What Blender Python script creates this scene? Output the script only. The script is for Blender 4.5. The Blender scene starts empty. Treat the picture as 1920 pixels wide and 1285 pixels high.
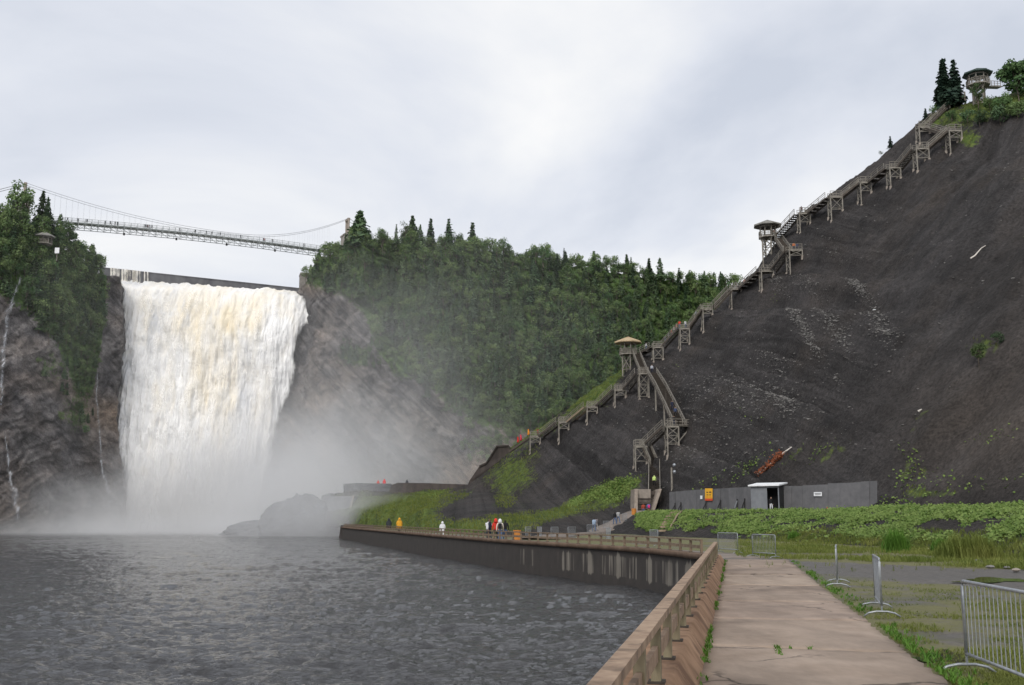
import bpy, bmesh, math, random
import numpy as np
from mathutils import Vector, Matrix
random.seed(7); RNG = np.random.default_rng(11)
S = bpy.context.scene; COL = S.collection
R = math.radians
# ------------------------------------------------------------------ camera, sky, sun, exposure
F = 2000.0; UC, VC = 960.0, 642.5; HZ = 973.0; CAMZ = 1.8          # photo pixels, horizon row, eye height
PITCH = math.atan((HZ - VC) / F); CP, SP = math.cos(PITCH), math.sin(PITCH)
cam_d = bpy.data.cameras.new('camera'); cam_d.sensor_width = 36; cam_d.lens = 36 * F / 1920
cam_d.clip_start = 0.1; cam_d.clip_end = 8000
cam = bpy.data.objects.new('camera', cam_d); COL.objects.link(cam)
cam.location = (0, 0, CAMZ); cam.rotation_euler = (math.pi / 2 + PITCH, 0, 0); S.camera = cam
SUN_EL, SUN_AZ = R(35), R(196)                                     # azimuth clockwise from +Y (north)
W = bpy.data.worlds.new('World'); S.world = W; W.use_nodes = True
nt = W.node_tree; nt.nodes.clear()
def wn(t, **k):
    n = nt.nodes.new(t)
    for a, b in k.items(): setattr(n, a, b)
    return n
out = wn('ShaderNodeOutputWorld'); bg = wn('ShaderNodeBackground')
sky = wn('ShaderNodeTexSky', sky_type='NISHITA', sun_disc=False, sun_elevation=SUN_EL, sun_rotation=SUN_AZ)
sky.air_density = 1.0; sky.dust_density = 2.0
tc = wn('ShaderNodeTexCoord'); sx = wn('ShaderNodeSeparateXYZ')
nt.links.new(tc.outputs['Generated'], sx.inputs[0])
zz = wn('ShaderNodeMath', operation='ADD'); zz.inputs[1].default_value = 0.22
mx = wn('ShaderNodeMath', operation='MAXIMUM'); mx.inputs[1].default_value = 0.0
nt.links.new(sx.outputs[2], mx.inputs[0]); nt.links.new(mx.outputs[0], zz.inputs[0])
dv = []
for i in (0, 1):
    d = wn('ShaderNodeMath', operation='DIVIDE'); nt.links.new(sx.outputs[i], d.inputs[0]); nt.links.new(zz.outputs[0], d.inputs[1]); dv.append(d)
cb = wn('ShaderNodeCombineXYZ'); nt.links.new(dv[0].outputs[0], cb.inputs[0]); nt.links.new(dv[1].outputs[0], cb.inputs[1])
cb.inputs[2].default_value = 17.4
n1 = wn('ShaderNodeTexNoise'); n1.inputs['Scale'].default_value = 1.15; n1.inputs['Detail'].default_value = 7; n1.inputs['Roughness'].default_value = 0.52
n1.inputs['Distortion'].default_value = 0.35
nt.links.new(cb.outputs[0], n1.inputs['Vector'])
cr = wn('ShaderNodeValToRGB'); e = cr.color_ramp
e.elements[0].position = 0.36; e.elements[0].color = (0.615, 0.657, 0.745, 1)
e.elements[1].position = 0.64; e.elements[1].color = (0.965, 0.965, 0.965, 1)
x = e.elements.new(0.47); x.color = (0.755, 0.785, 0.855, 1)
nt.links.new(n1.outputs['Fac'], cr.inputs[0])
sm = wn('ShaderNodeMixRGB'); sm.blend_type = 'MULTIPLY'; sm.inputs[0].default_value = 1; sm.inputs[2].default_value = (0.10, 0.10, 0.10, 1)
nt.links.new(sky.outputs[0], sm.inputs[1])
mm = wn('ShaderNodeMixRGB'); mm.inputs[0].default_value = 0.93
nt.links.new(sm.outputs[0], mm.inputs[1]); nt.links.new(cr.outputs[0], mm.inputs[2])
nt.links.new(mm.outputs[0], bg.inputs[0]); bg.inputs[1].default_value = 0.74
nt.links.new(bg.outputs[0], out.inputs[0])
sd = bpy.data.lights.new('sun', 'SUN'); sd.energy = 1.5; sd.angle = R(30); sd.color = (1, 0.96, 0.9)
so = bpy.data.objects.new('sun', sd); COL.objects.link(so)
sdir = Vector((math.sin(SUN_AZ) * math.cos(SUN_EL), math.cos(SUN_AZ) * math.cos(SUN_EL), math.sin(SUN_EL)))
so.rotation_euler = sdir.to_track_quat('Z', 'Y').to_euler(); so.location = (0, -20, 60)
S.view_settings.view_transform = 'Standard'; S.view_settings.look = 'None'; S.view_settings.exposure = 0.50; S.view_settings.gamma = 1.0
S.view_settings.use_curve_mapping = False
cy = S.cycles
cy.use_denoising = True; cy.use_adaptive_sampling = True; cy.adaptive_threshold = 0.02; cy.max_bounces = 4; cy.diffuse_bounces = 3; cy.glossy_bounces = 2; cy.transparent_max_bounces = 8
cy.volume_bounces = 2; cy.volume_step_rate = 4.0; cy.volume_max_steps = 96; cy.caustics_reflective = False; cy.caustics_refractive = False

# ------------------------------------------------------------------ geometry helpers
def P(u, v, Y):
    s = (VC - v) / F; t = Y / (CP - s * SP)
    return Vector(((u - UC) / F * t, Y, CAMZ + t * (SP + s * CP)))
def GZ(u, v, Z=0.0):
    s = (VC - v) / F; t = (Z - CAMZ) / (SP + s * CP)
    return Vector(((u - UC) / F * t, t * (CP - s * SP), Z))
def AT(u, y, z):                                   # point at bearing u with given depth and height
    return Vector(((u - UC) / F * (y * CP + (z - CAMZ) * SP), y, z))
def PROJ(p):
    p = np.asarray(p); x, y, z = p[..., 0], p[..., 1], p[..., 2] - CAMZ
    t = y * CP + z * SP
    return UC + F * x / t, VC - F * (-y * SP + z * CP) / t
def hash3(ix, iy, iz, seed):
    h = (ix * 374761393 + iy * 668265263 + iz * 2147483647 + seed * 974711) & 0xffffffff
    h = ((h ^ (h >> 13)) * 1274126177) & 0xffffffff
    h = ((h ^ (h >> 16)) * 2246822519) & 0xffffffff
    return ((h ^ (h >> 15)) & 0xffffff) / float(0xffffff)
def vnoise(p, seed=0):
    p = np.asarray(p, float)
    if p.shape[-1] == 2: p = np.concatenate([p, np.zeros(p.shape[:-1] + (1,))], -1)
    i = np.floor(p).astype(np.int64); f = p - i; f = f * f * f * (f * (f * 6 - 15) + 10)
    r = 0
    for a in (0, 1):
        for b in (0, 1):
            for c in (0, 1):
                w = (f[..., 0] if a else 1 - f[..., 0]) * (f[..., 1] if b else 1 - f[..., 1]) * (f[..., 2] if c else 1 - f[..., 2])
                r = r + w * hash3(i[..., 0] + a, i[..., 1] + b, i[..., 2] + c, seed)
    return r * 2 - 1
def fbm(p, oct=4, seed=0, gain=0.5):
    p = np.asarray(p, float); r = 0; a = 1; t = 0
    for o in range(oct):
        r = r + a * vnoise(p * (2.03 ** o), seed + o * 17); t += a; a *= gain
    return r / t
def sstep(a, b, x):
    t = np.clip((np.asarray(x, float) - a) / (b - a), 0, 1); return t * t * (3 - 2 * t)
def link(name, mesh, parent=None, mats=()):
    o = bpy.data.objects.new(name, mesh); COL.objects.link(o)
    for m in (mats if isinstance(mats, (list, tuple)) else [mats]): 
        if m: mesh.materials.append(m)
    if parent: o.parent = parent
    return o
def np_mesh(name, verts, faces, smooth=False, attrs=None, midx=None):
    verts = np.asarray(verts, np.float32).reshape(-1, 3); faces = np.asarray(faces, np.int32)
    k = faces.shape[1]; m = bpy.data.meshes.new(name)
    m.vertices.add(len(verts)); m.vertices.foreach_set('co', verts.ravel())
    m.loops.add(faces.size); m.loops.foreach_set('vertex_index', faces.ravel())
    m.polygons.add(len(faces)); m.polygons.foreach_set('loop_start', np.arange(0, faces.size, k, dtype=np.int32))
    m.polygons.foreach_set('loop_total', np.full(len(faces), k, np.int32))
    if smooth: m.polygons.foreach_set('use_smooth', np.ones(len(faces), bool))
    if midx is not None: m.polygons.foreach_set('material_index', np.asarray(midx, np.int32))
    for an, av in (attrs or {}).items():
        at = m.attributes.new(an, 'FLOAT', 'POINT'); at.data.foreach_set('value', np.asarray(av, np.float32).ravel())
    m.update(calc_edges=True); m.validate(); return m
def grid_faces(nr, nc):
    i = np.arange(nr * nc).reshape(nr, nc)
    return np.stack([i[:-1, :-1], i[:-1, 1:], i[1:, 1:], i[1:, :-1]], -1).reshape(-1, 4)
class MB:                                          # collects boxes, bars, discs ... for ONE mesh
    def __init__(s): s.v = []; s.f = []
    def add(s, vs, fs):
        n = len(s.v); s.v += [tuple(q) for q in vs]; s.f += [tuple(n + i for i in f) for f in fs]; return s
    def box(s, c, size, rz=0):
        a, b, h = size[0] / 2, size[1] / 2, size[2] / 2; cs, sn = math.cos(rz), math.sin(rz)
        vs = [(c[0] + cs * x - sn * y, c[1] + sn * x + cs * y, c[2] + z) for z in (-h, h) for x, y in ((-a, -b), (a, -b), (a, b), (-a, b))]
        return s.add(vs, [(3, 2, 1, 0), (4, 5, 6, 7), (0, 1, 5, 4), (1, 2, 6, 5), (2, 3, 7, 6), (3, 0, 4, 7)])
    def bar(s, a, b, w, h=None, up=(0, 0, 1)):     # rectangular beam from a to b
        h = h or w; a = Vector(a); b = Vector(b); d = (b - a)
        if d.length < 1e-6: return s
        d.normalize(); side = d.cross(Vector(up))
        if side.length < 1e-3: side = d.cross(Vector((1, 0, 0)))
        side.normalize(); u2 = side.cross(d)
        vs = [p + side * (w / 2 * i) + u2 * (h / 2 * j) for p in (a, b) for i, j in ((-1, -1), (1, -1), (1, 1), (-1, 1))]
        return s.add(vs, [(3, 2, 1, 0), (4, 5, 6, 7), (0, 1, 5, 4), (1, 2, 6, 5), (2, 3, 7, 6), (3, 0, 4, 7)])
    def tube(s, pts, r, n=6, r2=None, cap=True):
        pts = [Vector(p) for p in pts]; rings = []; m = len(pts)
        for i, p in enumerate(pts):
            d = (pts[min(i + 1, m - 1)] - pts[max(i - 1, 0)]).normalized()
            a = d.cross(Vector((0, 0, 1)))
            if a.length < 0.05: a = d.cross(Vector((1, 0, 0)))
            a.normalize(); b = a.cross(d); rr = r + ((r2 if r2 is not None else r) - r) * i / max(1, m - 1)
            rings.append([p + (a * math.cos(2 * math.pi * k / n) + b * math.sin(2 * math.pi * k / n)) * rr for k in range(n)])
        vs = [q for rg in rings for q in rg]; fs = []
        for i in range(m - 1):
            for k in range(n): fs.append((i * n + k, i * n + (k + 1) % n, (i + 1) * n + (k + 1) % n, (i + 1) * n + k))
        if cap: fs += [tuple(range(n - 1, -1, -1)), tuple((m - 1) * n + k for k in range(n))]
        return s.add(vs, fs)
    def lathe(s, prof, n=12, c=(0, 0, 0), rot=0):
        vs = [(c[0] + r * math.cos(2 * math.pi * k / n + rot), c[1] + r * math.sin(2 * math.pi * k / n + rot), c[2] + z) for r, z in prof for k in range(n)]; fs = []
        for i in range(len(prof) - 1):
            for k in range(n): fs.append((i * n + k, i * n + (k + 1) % n, (i + 1) * n + (k + 1) % n, (i + 1) * n + k))
        fs += [tuple(range(n - 1, -1, -1)), tuple((len(prof) - 1) * n + k for k in range(n))]
        return s.add(vs, fs)
    def poly_prism(s, pts, off):                   # extrude a polygon by a vector
        n = len(pts); o = Vector(off); vs = [Vector(p) for p in pts] + [Vector(p) + o for p in pts]
        return s.add(vs, [tuple(range(n)), tuple(range(2 * n - 1, n - 1, -1))] + [(i, i + n, (i + 1) % n + n, (i + 1) % n) for i in range(n)])
    def mesh(s, name, smooth=False, fix=True):
        m = bpy.data.meshes.new(name); m.from_pydata(s.v, [], s.f)
        if fix:
            bm = bmesh.new(); bm.from_mesh(m); bmesh.ops.recalc_face_normals(bm, faces=bm.faces); bm.to_mesh(m); bm.free()
        if smooth: m.polygons.foreach_set('use_smooth', [True] * len(m.polygons))
        m.update(); return m
    def build(s, name, mat=None, parent=None, smooth=False): return link(name, s.mesh(name, smooth), parent, mat)
def tag(o, label=None, cat=None, group=None, kind=None):
    if label: o['label'] = label
    if cat: o['category'] = cat
    if group: o['group'] = group
    if kind: o['kind'] = kind
    return o
def empty(name, loc=(0, 0, 0), rz=0):
    o = bpy.data.objects.new(name, None); COL.objects.link(o); o.location = loc; o.rotation_euler = (0, 0, rz); o.empty_display_size = 0.3
    return o
def tree_copy(o, loc=None, rz=None, sc=None, parent=None):
    kids = list(o.children); c = o.copy(); COL.objects.link(c); c.parent = parent
    if loc is not None: c.location = loc
    if rz is not None: c.rotation_euler = (0, 0, rz)
    if sc is not None: c.scale = sc if hasattr(sc, '__len__') else (sc, sc, sc)
    for k in kids: tree_copy(k, parent=c)
    return c

# ------------------------------------------------------------------ materials
def mat(name, c1, c2=None, scale=4.0, rough=0.85, bump=0.0, bscale=None, metal=0.0, stretch=(1, 1, 1), coord='Object', lo=0.35, hi=0.65, detail=6, rand=0.0, spec=0.3, c3=None, s3=0.7):
    m = bpy.data.materials.new(name); m.use_nodes = True; t = m.node_tree; b = t.nodes['Principled BSDF']
    b.inputs['Roughness'].default_value = rough; b.inputs['Metallic'].default_value = metal; b.inputs['Specular IOR Level'].default_value = spec
    L = t.links.new; c2 = c2 or tuple(x * 0.75 for x in c1)
    if coord == 'World':
        g = t.nodes.new('ShaderNodeNewGeometry'); vec = g.outputs['Position']
    else:
        g = t.nodes.new('ShaderNodeTexCoord'); vec = g.outputs['Object']
    mp = t.nodes.new('ShaderNodeMapping'); mp.inputs['Scale'].default_value = stretch; L(vec, mp.inputs[0])
    n = t.nodes.new('ShaderNodeTexNoise'); n.inputs['Scale'].default_value = scale; n.inputs['Detail'].default_value = detail; n.inputs['Roughness'].default_value = 0.6
    L(mp.outputs[0], n.inputs['Vector'])
    r = t.nodes.new('ShaderNodeValToRGB'); r.color_ramp.elements[0].position = lo; r.color_ramp.elements[1].position = hi
    r.color_ramp.elements[0].color = (*c1, 1); r.color_ramp.elements[1].color = (*c2, 1); L(n.outputs['Fac'], r.inputs[0])
    col = r.outputs[0]
    if c3:
        n3 = t.nodes.new('ShaderNodeTexNoise'); n3.inputs['Scale'].default_value = scale * s3; n3.inputs['Detail'].default_value = 5; L(mp.outputs[0], n3.inputs['Vector'])
        r3 = t.nodes.new('ShaderNodeMapRange'); r3.inputs[1].default_value = 0.52; r3.inputs[2].default_value = 0.66; L(n3.outputs['Fac'], r3.inputs[0])
        x3 = t.nodes.new('ShaderNodeMixRGB'); x3.inputs[2].default_value = (*c3, 1); L(r3.outputs[0], x3.inputs[0]); L(col, x3.inputs[1]); col = x3.outputs[0]
    if rand:
        oi = t.nodes.new('ShaderNodeObjectInfo'); hs = t.nodes.new('ShaderNodeHueSaturation')
        mr = t.nodes.new('ShaderNodeMapRange'); mr.inputs[3].default_value = 1 - rand; mr.inputs[4].default_value = 1 + rand; L(oi.outputs['Random'], mr.inputs[0]); L(mr.outputs[0], hs.inputs['Value'])
        ml = t.nodes.new('ShaderNodeMath'); ml.operation = 'MULTIPLY'; ml.inputs[1].default_value = 7.13; L(oi.outputs['Random'], ml.inputs[0])
        fr = t.nodes.new('ShaderNodeMath'); fr.operation = 'FRACT'; L(ml.outputs[0], fr.inputs[0])
        mh = t.nodes.new('ShaderNodeMapRange'); mh.inputs[3].default_value = 0.5 - rand * 0.045; mh.inputs[4].default_value = 0.5 + rand * 0.05; L(fr.outputs[0], mh.inputs[0]); L(mh.outputs[0], hs.inputs['Hue'])
        L(col, hs.inputs['Color']); col = hs.outputs[0]
    L(col, b.inputs['Base Color'])
    if bump:
        n2 = t.nodes.new('ShaderNodeTexNoise'); n2.inputs['Scale'].default_value = bscale or scale * 4; n2.inputs['Detail'].default_value = 8; n2.inputs['Roughness'].default_value = 0.65; L(mp.outputs[0], n2.inputs['Vector'])
        bp = t.nodes.new('ShaderNodeBump'); bp.inputs['Strength'].default_value = min(1, bump); bp.inputs['Distance'].default_value = max(0.02, bump * 0.1); L(n2.outputs['Fac'], bp.inputs['Height']); L(bp.outputs[0], b.inputs['Normal'])
    m['_col'] = 1; return m
def node(t, kind, **kw):
    n = t.nodes.new(kind)
    for k, v in kw.items(): setattr(n, k, v)
    return n
def leafmat(name, c1, c2, rand=0.25, scale=0.9, trans=0.25):
    m = mat(name, c1, c2, scale=scale, rough=0.7, rand=rand, spec=0.2, detail=3)
    t = m.node_tree; b = t.nodes['Principled BSDF']; o = t.nodes['Material Output']
    tr = node(t, 'ShaderNodeBsdfTranslucent'); mx = node(t, 'ShaderNodeMixShader'); mx.inputs[0].default_value = trans
    src = b.inputs['Base Color'].links[0].from_socket
    t.links.new(src, tr.inputs['Color']); t.links.new(b.outputs[0], mx.inputs[1]); t.links.new(tr.outputs[0], mx.inputs[2]); t.links.new(mx.outputs[0], o.inputs['Surface'])
    return m
M = {}
M['wood'] = mat('weathered_wood', (0.22, 0.165, 0.115), (0.34, 0.265, 0.19), 3, 0.85, 0.25, 12, stretch=(1, 1, 1))
M['woodgrey'] = mat('grey_timber', (0.165, 0.150, 0.128), (0.275, 0.255, 0.222), 2, 0.9, 0.15)
M['wooddark'] = mat('dark_timber', (0.055, 0.045, 0.038), (0.10, 0.085, 0.07), 2, 0.9, 0.1)
M['railtop'] = mat('rail_board', (0.24, 0.165, 0.115), (0.37, 0.27, 0.19), 6, 0.8, 0.3, 25, c3=(0.17, 0.12, 0.085))
M['post'] = mat('post_wood', (0.20, 0.165, 0.105), (0.30, 0.26, 0.17), 6, 0.85, 0.3, 25, stretch=(1, 1, 0.3), c3=(0.13, 0.115, 0.07))
M['roofwood'] = mat('shingle', (0.36, 0.27, 0.16), (0.47, 0.37, 0.24), 3, 0.9, 0.2)
M['roofgrey'] = mat('grey_shingle', (0.17, 0.165, 0.15), (0.26, 0.255, 0.235), 3, 0.9, 0.2)
M['roofgreen'] = mat('dark_green_roof', (0.03, 0.055, 0.047), (0.055, 0.08, 0.07), 3, 0.8)
M['steel'] = mat('galvanised', (0.24, 0.26, 0.285), (0.36, 0.38, 0.40), 9, 0.45, 0.05, 60, metal=0.5, spec=0.5)
M['concrete'] = mat('concrete', (0.22, 0.19, 0.165), (0.32, 0.28, 0.24), 1.2, 0.9, 0.25, 14)
M['bridge'] = mat('bridge_steel', (0.20, 0.22, 0.22), (0.30, 0.32, 0.32), 1, 0.7)
M['cable'] = mat('cable', (0.30, 0.31, 0.33), None, 1, 0.6)
M['dam'] = mat('dam_concrete', (0.10, 0.10, 0.11), (0.17, 0.17, 0.175), 0.4, 0.8, 0.2, 2, stretch=(1, 1, 0.2), coord='World')
M['stone'] = mat('stone_pier', (0.20, 0.18, 0.165), (0.33, 0.30, 0.27), 0.8, 0.9, 0.3, 3)
M['wetwall'] = mat('wet_brown_wall', (0.032, 0.026, 0.024), (0.065, 0.052, 0.046), 0.8, 0.7, 0.2, 4, stretch=(1, 1, 0.25), coord='World')
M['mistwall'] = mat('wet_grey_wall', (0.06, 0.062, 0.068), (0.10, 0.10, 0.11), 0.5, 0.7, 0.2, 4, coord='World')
M['panel'] = mat('grey_hoarding', (0.105, 0.105, 0.11), (0.135, 0.133, 0.138), 1.5, 0.8, 0.05, rand=0.10)
M['booth'] = mat('booth_grey', (0.16, 0.17, 0.185), (0.20, 0.21, 0.225), 1.5, 0.75)
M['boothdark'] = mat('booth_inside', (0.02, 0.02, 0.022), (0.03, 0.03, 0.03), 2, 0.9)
M['white'] = mat('white_paint', (0.68, 0.70, 0.72), (0.78, 0.79, 0.80), 2, 0.6)
M['yellow'] = mat('sign_yellow', (0.78, 0.42, 0.03), (0.70, 0.37, 0.03), 3, 0.55)
M['red'] = mat('sign_red', (0.62, 0.09, 0.03), (0.55, 0.07, 0.03), 3, 0.55)
M['ink'] = mat('sign_ink', (0.10, 0.05, 0.02), (0.08, 0.05, 0.03), 3, 0.7)
M['orange'] = mat('orange_barrel', (0.55, 0.23, 0.05), (0.46, 0.18, 0.04), 3, 0.6, stretch=(6, 6, 0.5))
M['black'] = mat('black_metal', (0.02, 0.02, 0.022), (0.03, 0.03, 0.03), 3, 0.6)
M['bark'] = mat('bark', (0.09, 0.075, 0.06), (0.15, 0.125, 0.10), 3, 0.95)
M['driftwood'] = mat('bleached_wood', (0.50, 0.46, 0.41), (0.62, 0.58, 0.53), 4, 0.9)
M['rust'] = mat('dead_needles', (0.20, 0.065, 0.03), (0.29, 0.10, 0.05), 3, 0.95)
M['stones'] = mat('pale_shale', (0.10, 0.097, 0.094), (0.30, 0.29, 0.275), 2.5, 0.9, coord='World', lo=0.42, hi=0.72)
M['conifer'] = leafmat('conifer_needles', (0.040, 0.076, 0.038), (0.096, 0.146, 0.068), 0.40, 0.35, 0.15)
M['broad'] = leafmat('broad_leaves', (0.056, 0.108, 0.040), (0.135, 0.198, 0.076), 0.40, 0.35, 0.25)
M['darkspruce'] = leafmat('spruce_needles', (0.016, 0.036, 0.026), (0.035, 0.060, 0.038), 0.12, 0.5, 0.1)
M['ivy'] = leafmat('ivy_leaves', (0.085, 0.150, 0.030), (0.215, 0.290, 0.085), 0.0, 0.8, 0.25)
M['grass'] = leafmat('grass_blades', (0.105, 0.145, 0.028), (0.205, 0.225, 0.060), 0.0, 0.35, 0.3)
M['grassbright'] = leafmat('bright_weeds', (0.075, 0.17, 0.025), (0.13, 0.25, 0.04), 0.0, 0.6, 0.3)

# ------------------------------------------------------------------ terrain sheets
class Sheet:                                       # grid[row, col]; every column lies in one bearing u, rows go from near/low to far/high
    def __init__(s, us, G): s.us = np.asarray(us, float); s.G = G; s.v = PROJ(G)[1]
    def col(s, u):
        i = int(np.clip(np.searchsorted(s.us, u) - 1, 0, len(s.us) - 2)); a = (u - s.us[i]) / (s.us[i + 1] - s.us[i])
        return s.G[:, i] * (1 - a) + s.G[:, i + 1] * a, s.v[:, i] * (1 - a) + s.v[:, i + 1] * a
    def hit(s, u, v):
        g, vv = s.col(u); k = np.nonzero(vv <= v)[0]
        if len(k) == 0: return Vector(g[int(np.argmin(vv))])
        k = int(k[0])
        if k == 0: return Vector(g[0])
        a = (vv[k - 1] - v) / max(1e-6, vv[k - 1] - vv[k]); return Vector(g[k - 1] * (1 - a) + g[k] * a)
    def height(s, p):                              # ground height under a point (heightfield sheets only)
        z = p[2]
        for _ in range(4): g, _v = s.col(float(PROJ(np.array([p[0], p[1], z]))[0])); z = float(np.interp(p[1], g[:, 1], g[:, 2]))
        return z
def setcol(name): return M[name]
def terrain_mat(name, dark, mid, brown, green1, green2, stretchy=None, bumpd=0.25, bscale=1.2, veins=None, streak=False):
    m = bpy.data.materials.new(name); m.use_nodes = True; t = m.node_tree; b = t.nodes['Principled BSDF']; L = t.links.new
    b.inputs['Roughness'].default_value = 0.9; b.inputs['Specular IOR Level'].default_value = 0.2
    g = node(t, 'ShaderNodeNewGeometry'); pos = g.outputs['Position']
    mp = node(t, 'ShaderNodeMapping'); L(pos, mp.inputs[0])
    if stretchy: mp.inputs['Scale'].default_value = stretchy
    n1 = node(t, 'ShaderNodeTexNoise'); n1.inputs['Scale'].default_value = 0.12; n1.inputs['Detail'].default_value = 9; n1.inputs['Roughness'].default_value = 0.68; L(mp.outputs[0], n1.inputs['Vector'])
    r1 = node(t, 'ShaderNodeValToRGB'); r1.color_ramp.elements[0].position = 0.34; r1.color_ramp.elements[1].position = 0.68
    r1.color_ramp.elements[0].color = (*dark, 1); r1.color_ramp.elements[1].color = (*mid, 1); L(n1.outputs['Fac'], r1.inputs[0])
    n2 = node(t, 'ShaderNodeTexNoise'); n2.inputs['Scale'].default_value = 0.05; n2.inputs['Detail'].default_value = 6; n2.inputs['Roughness'].default_value = 0.6; L(pos, n2.inputs['Vector'])
    mr = node(t, 'ShaderNodeMapRange'); mr.inputs[1].default_value = 0.5; mr.inputs[2].default_value = 0.68; L(n2.outputs['Fac'], mr.inputs[0])
    ab = node(t, 'ShaderNodeAttribute', attribute_name='brown'); mb = node(t, 'ShaderNodeMath', operation='MAXIMUM'); 
    ms = node(t, 'ShaderNodeMath', operation='MULTIPLY'); ms.inputs[1].default_value = 0.45; L(mr.outputs[0], ms.inputs[0]); L(ms.outputs[0], mb.inputs[0]); L(ab.outputs['Fac'], mb.inputs[1])
    x1 = node(t, 'ShaderNodeMixRGB'); x1.inputs[2].default_value = (*brown, 1); L(mb.outputs[0], x1.inputs[0]); L(r1.outputs[0], x1.inputs[1])
    # fine light and dark grains of shale
    n4 = node(t, 'ShaderNodeTexNoise'); n4.inputs['Scale'].default_value = 2.2; n4.inputs['Detail'].default_value = 6; n4.inputs['Roughness'].default_value = 0.75; L(pos, n4.inputs['Vector'])
    m4 = node(t, 'ShaderNodeMapRange'); m4.inputs[1].default_value = 0.3; m4.inputs[2].default_value = 0.7; m4.inputs[3].default_value = 0.42; m4.inputs[4].default_value = 1.75; L(n4.outputs['Fac'], m4.inputs[0])
    x4 = node(t, 'ShaderNodeMixRGB', blend_type='MULTIPLY'); x4.inputs[0].default_value = 1; L(x1.outputs[0], x4.inputs[1]); L(m4.outputs[0], x4.inputs[2])
    n3 = node(t, 'ShaderNodeTexNoise'); n3.inputs['Scale'].default_value = 0.8; n3.inputs['Detail'].default_value = 7; L(pos, n3.inputs['Vector'])
    rg = node(t, 'ShaderNodeValToRGB'); rg.color_ramp.elements[0].position = 0.35; rg.color_ramp.elements[1].position = 0.65
    rg.color_ramp.elements[0].color = (*green1, 1); rg.color_ramp.elements[1].color = (*green2, 1); L(n3.outputs['Fac'], rg.inputs[0])
    av = node(t, 'ShaderNodeAttribute', attribute_name='veg')
    ad = node(t, 'ShaderNodeMath', operation='ADD'); L(av.outputs['Fac'], ad.inputs[0]); L(n3.outputs['Fac'], ad.inputs[1])
    mv = node(t, 'ShaderNodeMapRange'); mv.inputs[1].default_value = 0.85; mv.inputs[2].default_value = 1.1; L(ad.outputs[0], mv.inputs[0])
    x2 = node(t, 'ShaderNodeMixRGB'); L(mv.outputs[0], x2.inputs[0]); L(x4.outputs[0], x2.inputs[1]); L(rg.outputs[0], x2.inputs[2])
    csrc = x2.outputs[0]
    if veins is not None:
        vm_ = node(t, 'ShaderNodeMapping'); vm_.inputs['Rotation'].default_value = (0, veins, 0); L(pos, vm_.inputs[0]); vs_ = node(t, 'ShaderNodeMapping'); vs_.inputs['Scale'].default_value = (0.04, 0.10, 0.34); L(vm_.outputs[0], vs_.inputs[0])
        nv = node(t, 'ShaderNodeTexNoise'); nv.inputs['Scale'].default_value = 1.0; nv.inputs['Detail'].default_value = 9; nv.inputs['Roughness'].default_value = 0.7; nv.inputs['Distortion'].default_value = 0.9; L(vs_.outputs[0], nv.inputs['Vector'])
        rv_ = node(t, 'ShaderNodeMapRange'); rv_.inputs[1].default_value = 0.36; rv_.inputs[2].default_value = 0.64; rv_.inputs[3].default_value = 0.38; rv_.inputs[4].default_value = 1.75; L(nv.outputs['Fac'], rv_.inputs[0])
        xv = node(t, 'ShaderNodeMixRGB', blend_type='MULTIPLY'); xv.inputs[0].default_value = 1; L(csrc, xv.inputs[1]); L(rv_.outputs[0], xv.inputs[2]); csrc = xv.outputs[0]
    if streak:
        fac = []
        for n_1, n_2 in (('sg', 'sa'), ('sg2', 'sa2')):
            ag_ = node(t, 'ShaderNodeAttribute', attribute_name=n_1); aa_ = node(t, 'ShaderNodeAttribute', attribute_name=n_2); cb_ = node(t, 'ShaderNodeCombineXYZ'); L(ag_.outputs['Fac'], cb_.inputs[0]); L(aa_.outputs['Fac'], cb_.inputs[1])
            vs_ = node(t, 'ShaderNodeMapping'); vs_.inputs['Scale'].default_value = (0.55, 0.045, 1); L(cb_.outputs[0], vs_.inputs[0])
            nv = node(t, 'ShaderNodeTexNoise'); nv.inputs['Scale'].default_value = 1.0; nv.inputs['Detail'].default_value = 10; nv.inputs['Roughness'].default_value = 0.72; nv.inputs['Distortion'].default_value = 0.5; L(vs_.outputs[0], nv.inputs['Vector']); fac.append(nv.outputs['Fac'])
        aw_ = node(t, 'ShaderNodeAttribute', attribute_name='sw'); nv = node(t, 'ShaderNodeMixRGB'); L(aw_.outputs['Fac'], nv.inputs[0]); L(fac[0], nv.inputs[1]); L(fac[1], nv.inputs[2])
        rv_ = node(t, 'ShaderNodeMapRange'); rv_.inputs[1].default_value = 0.34; rv_.inputs[2].default_value = 0.66; rv_.inputs[3].default_value = 0.52; rv_.inputs[4].default_value = 1.60; L(nv.outputs[0], rv_.inputs[0])
        xv = node(t, 'ShaderNodeMixRGB', blend_type='MULTIPLY'); xv.inputs[0].default_value = 1; L(csrc, xv.inputs[1]); L(rv_.outputs[0], xv.inputs[2]); csrc = xv.outputs[0]
    L(csrc, b.inputs['Base Color'])
    n5 = node(t, 'ShaderNodeTexNoise'); n5.inputs['Scale'].default_value = bscale; n5.inputs['Detail'].default_value = 9; n5.inputs['Roughness'].default_value = 0.7; L(mp.outputs[0], n5.inputs['Vector'])
    bp = node(t, 'ShaderNodeBump'); bp.inputs['Strength'].default_value = 0.9; bp.inputs['Distance'].default_value = bumpd; L(n5.outputs['Fac'], bp.inputs['Height'])
    if streak: b2 = node(t, 'ShaderNodeBump'); b2.inputs['Strength'].default_value = 0.8; b2.inputs['Distance'].default_value = 1.1; L(nv.outputs[0], b2.inputs['Height']); L(bp.outputs[0], b2.inputs['Normal']); bp = b2
    L(bp.outputs[0], b.inputs['Normal'])
    return m
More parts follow.
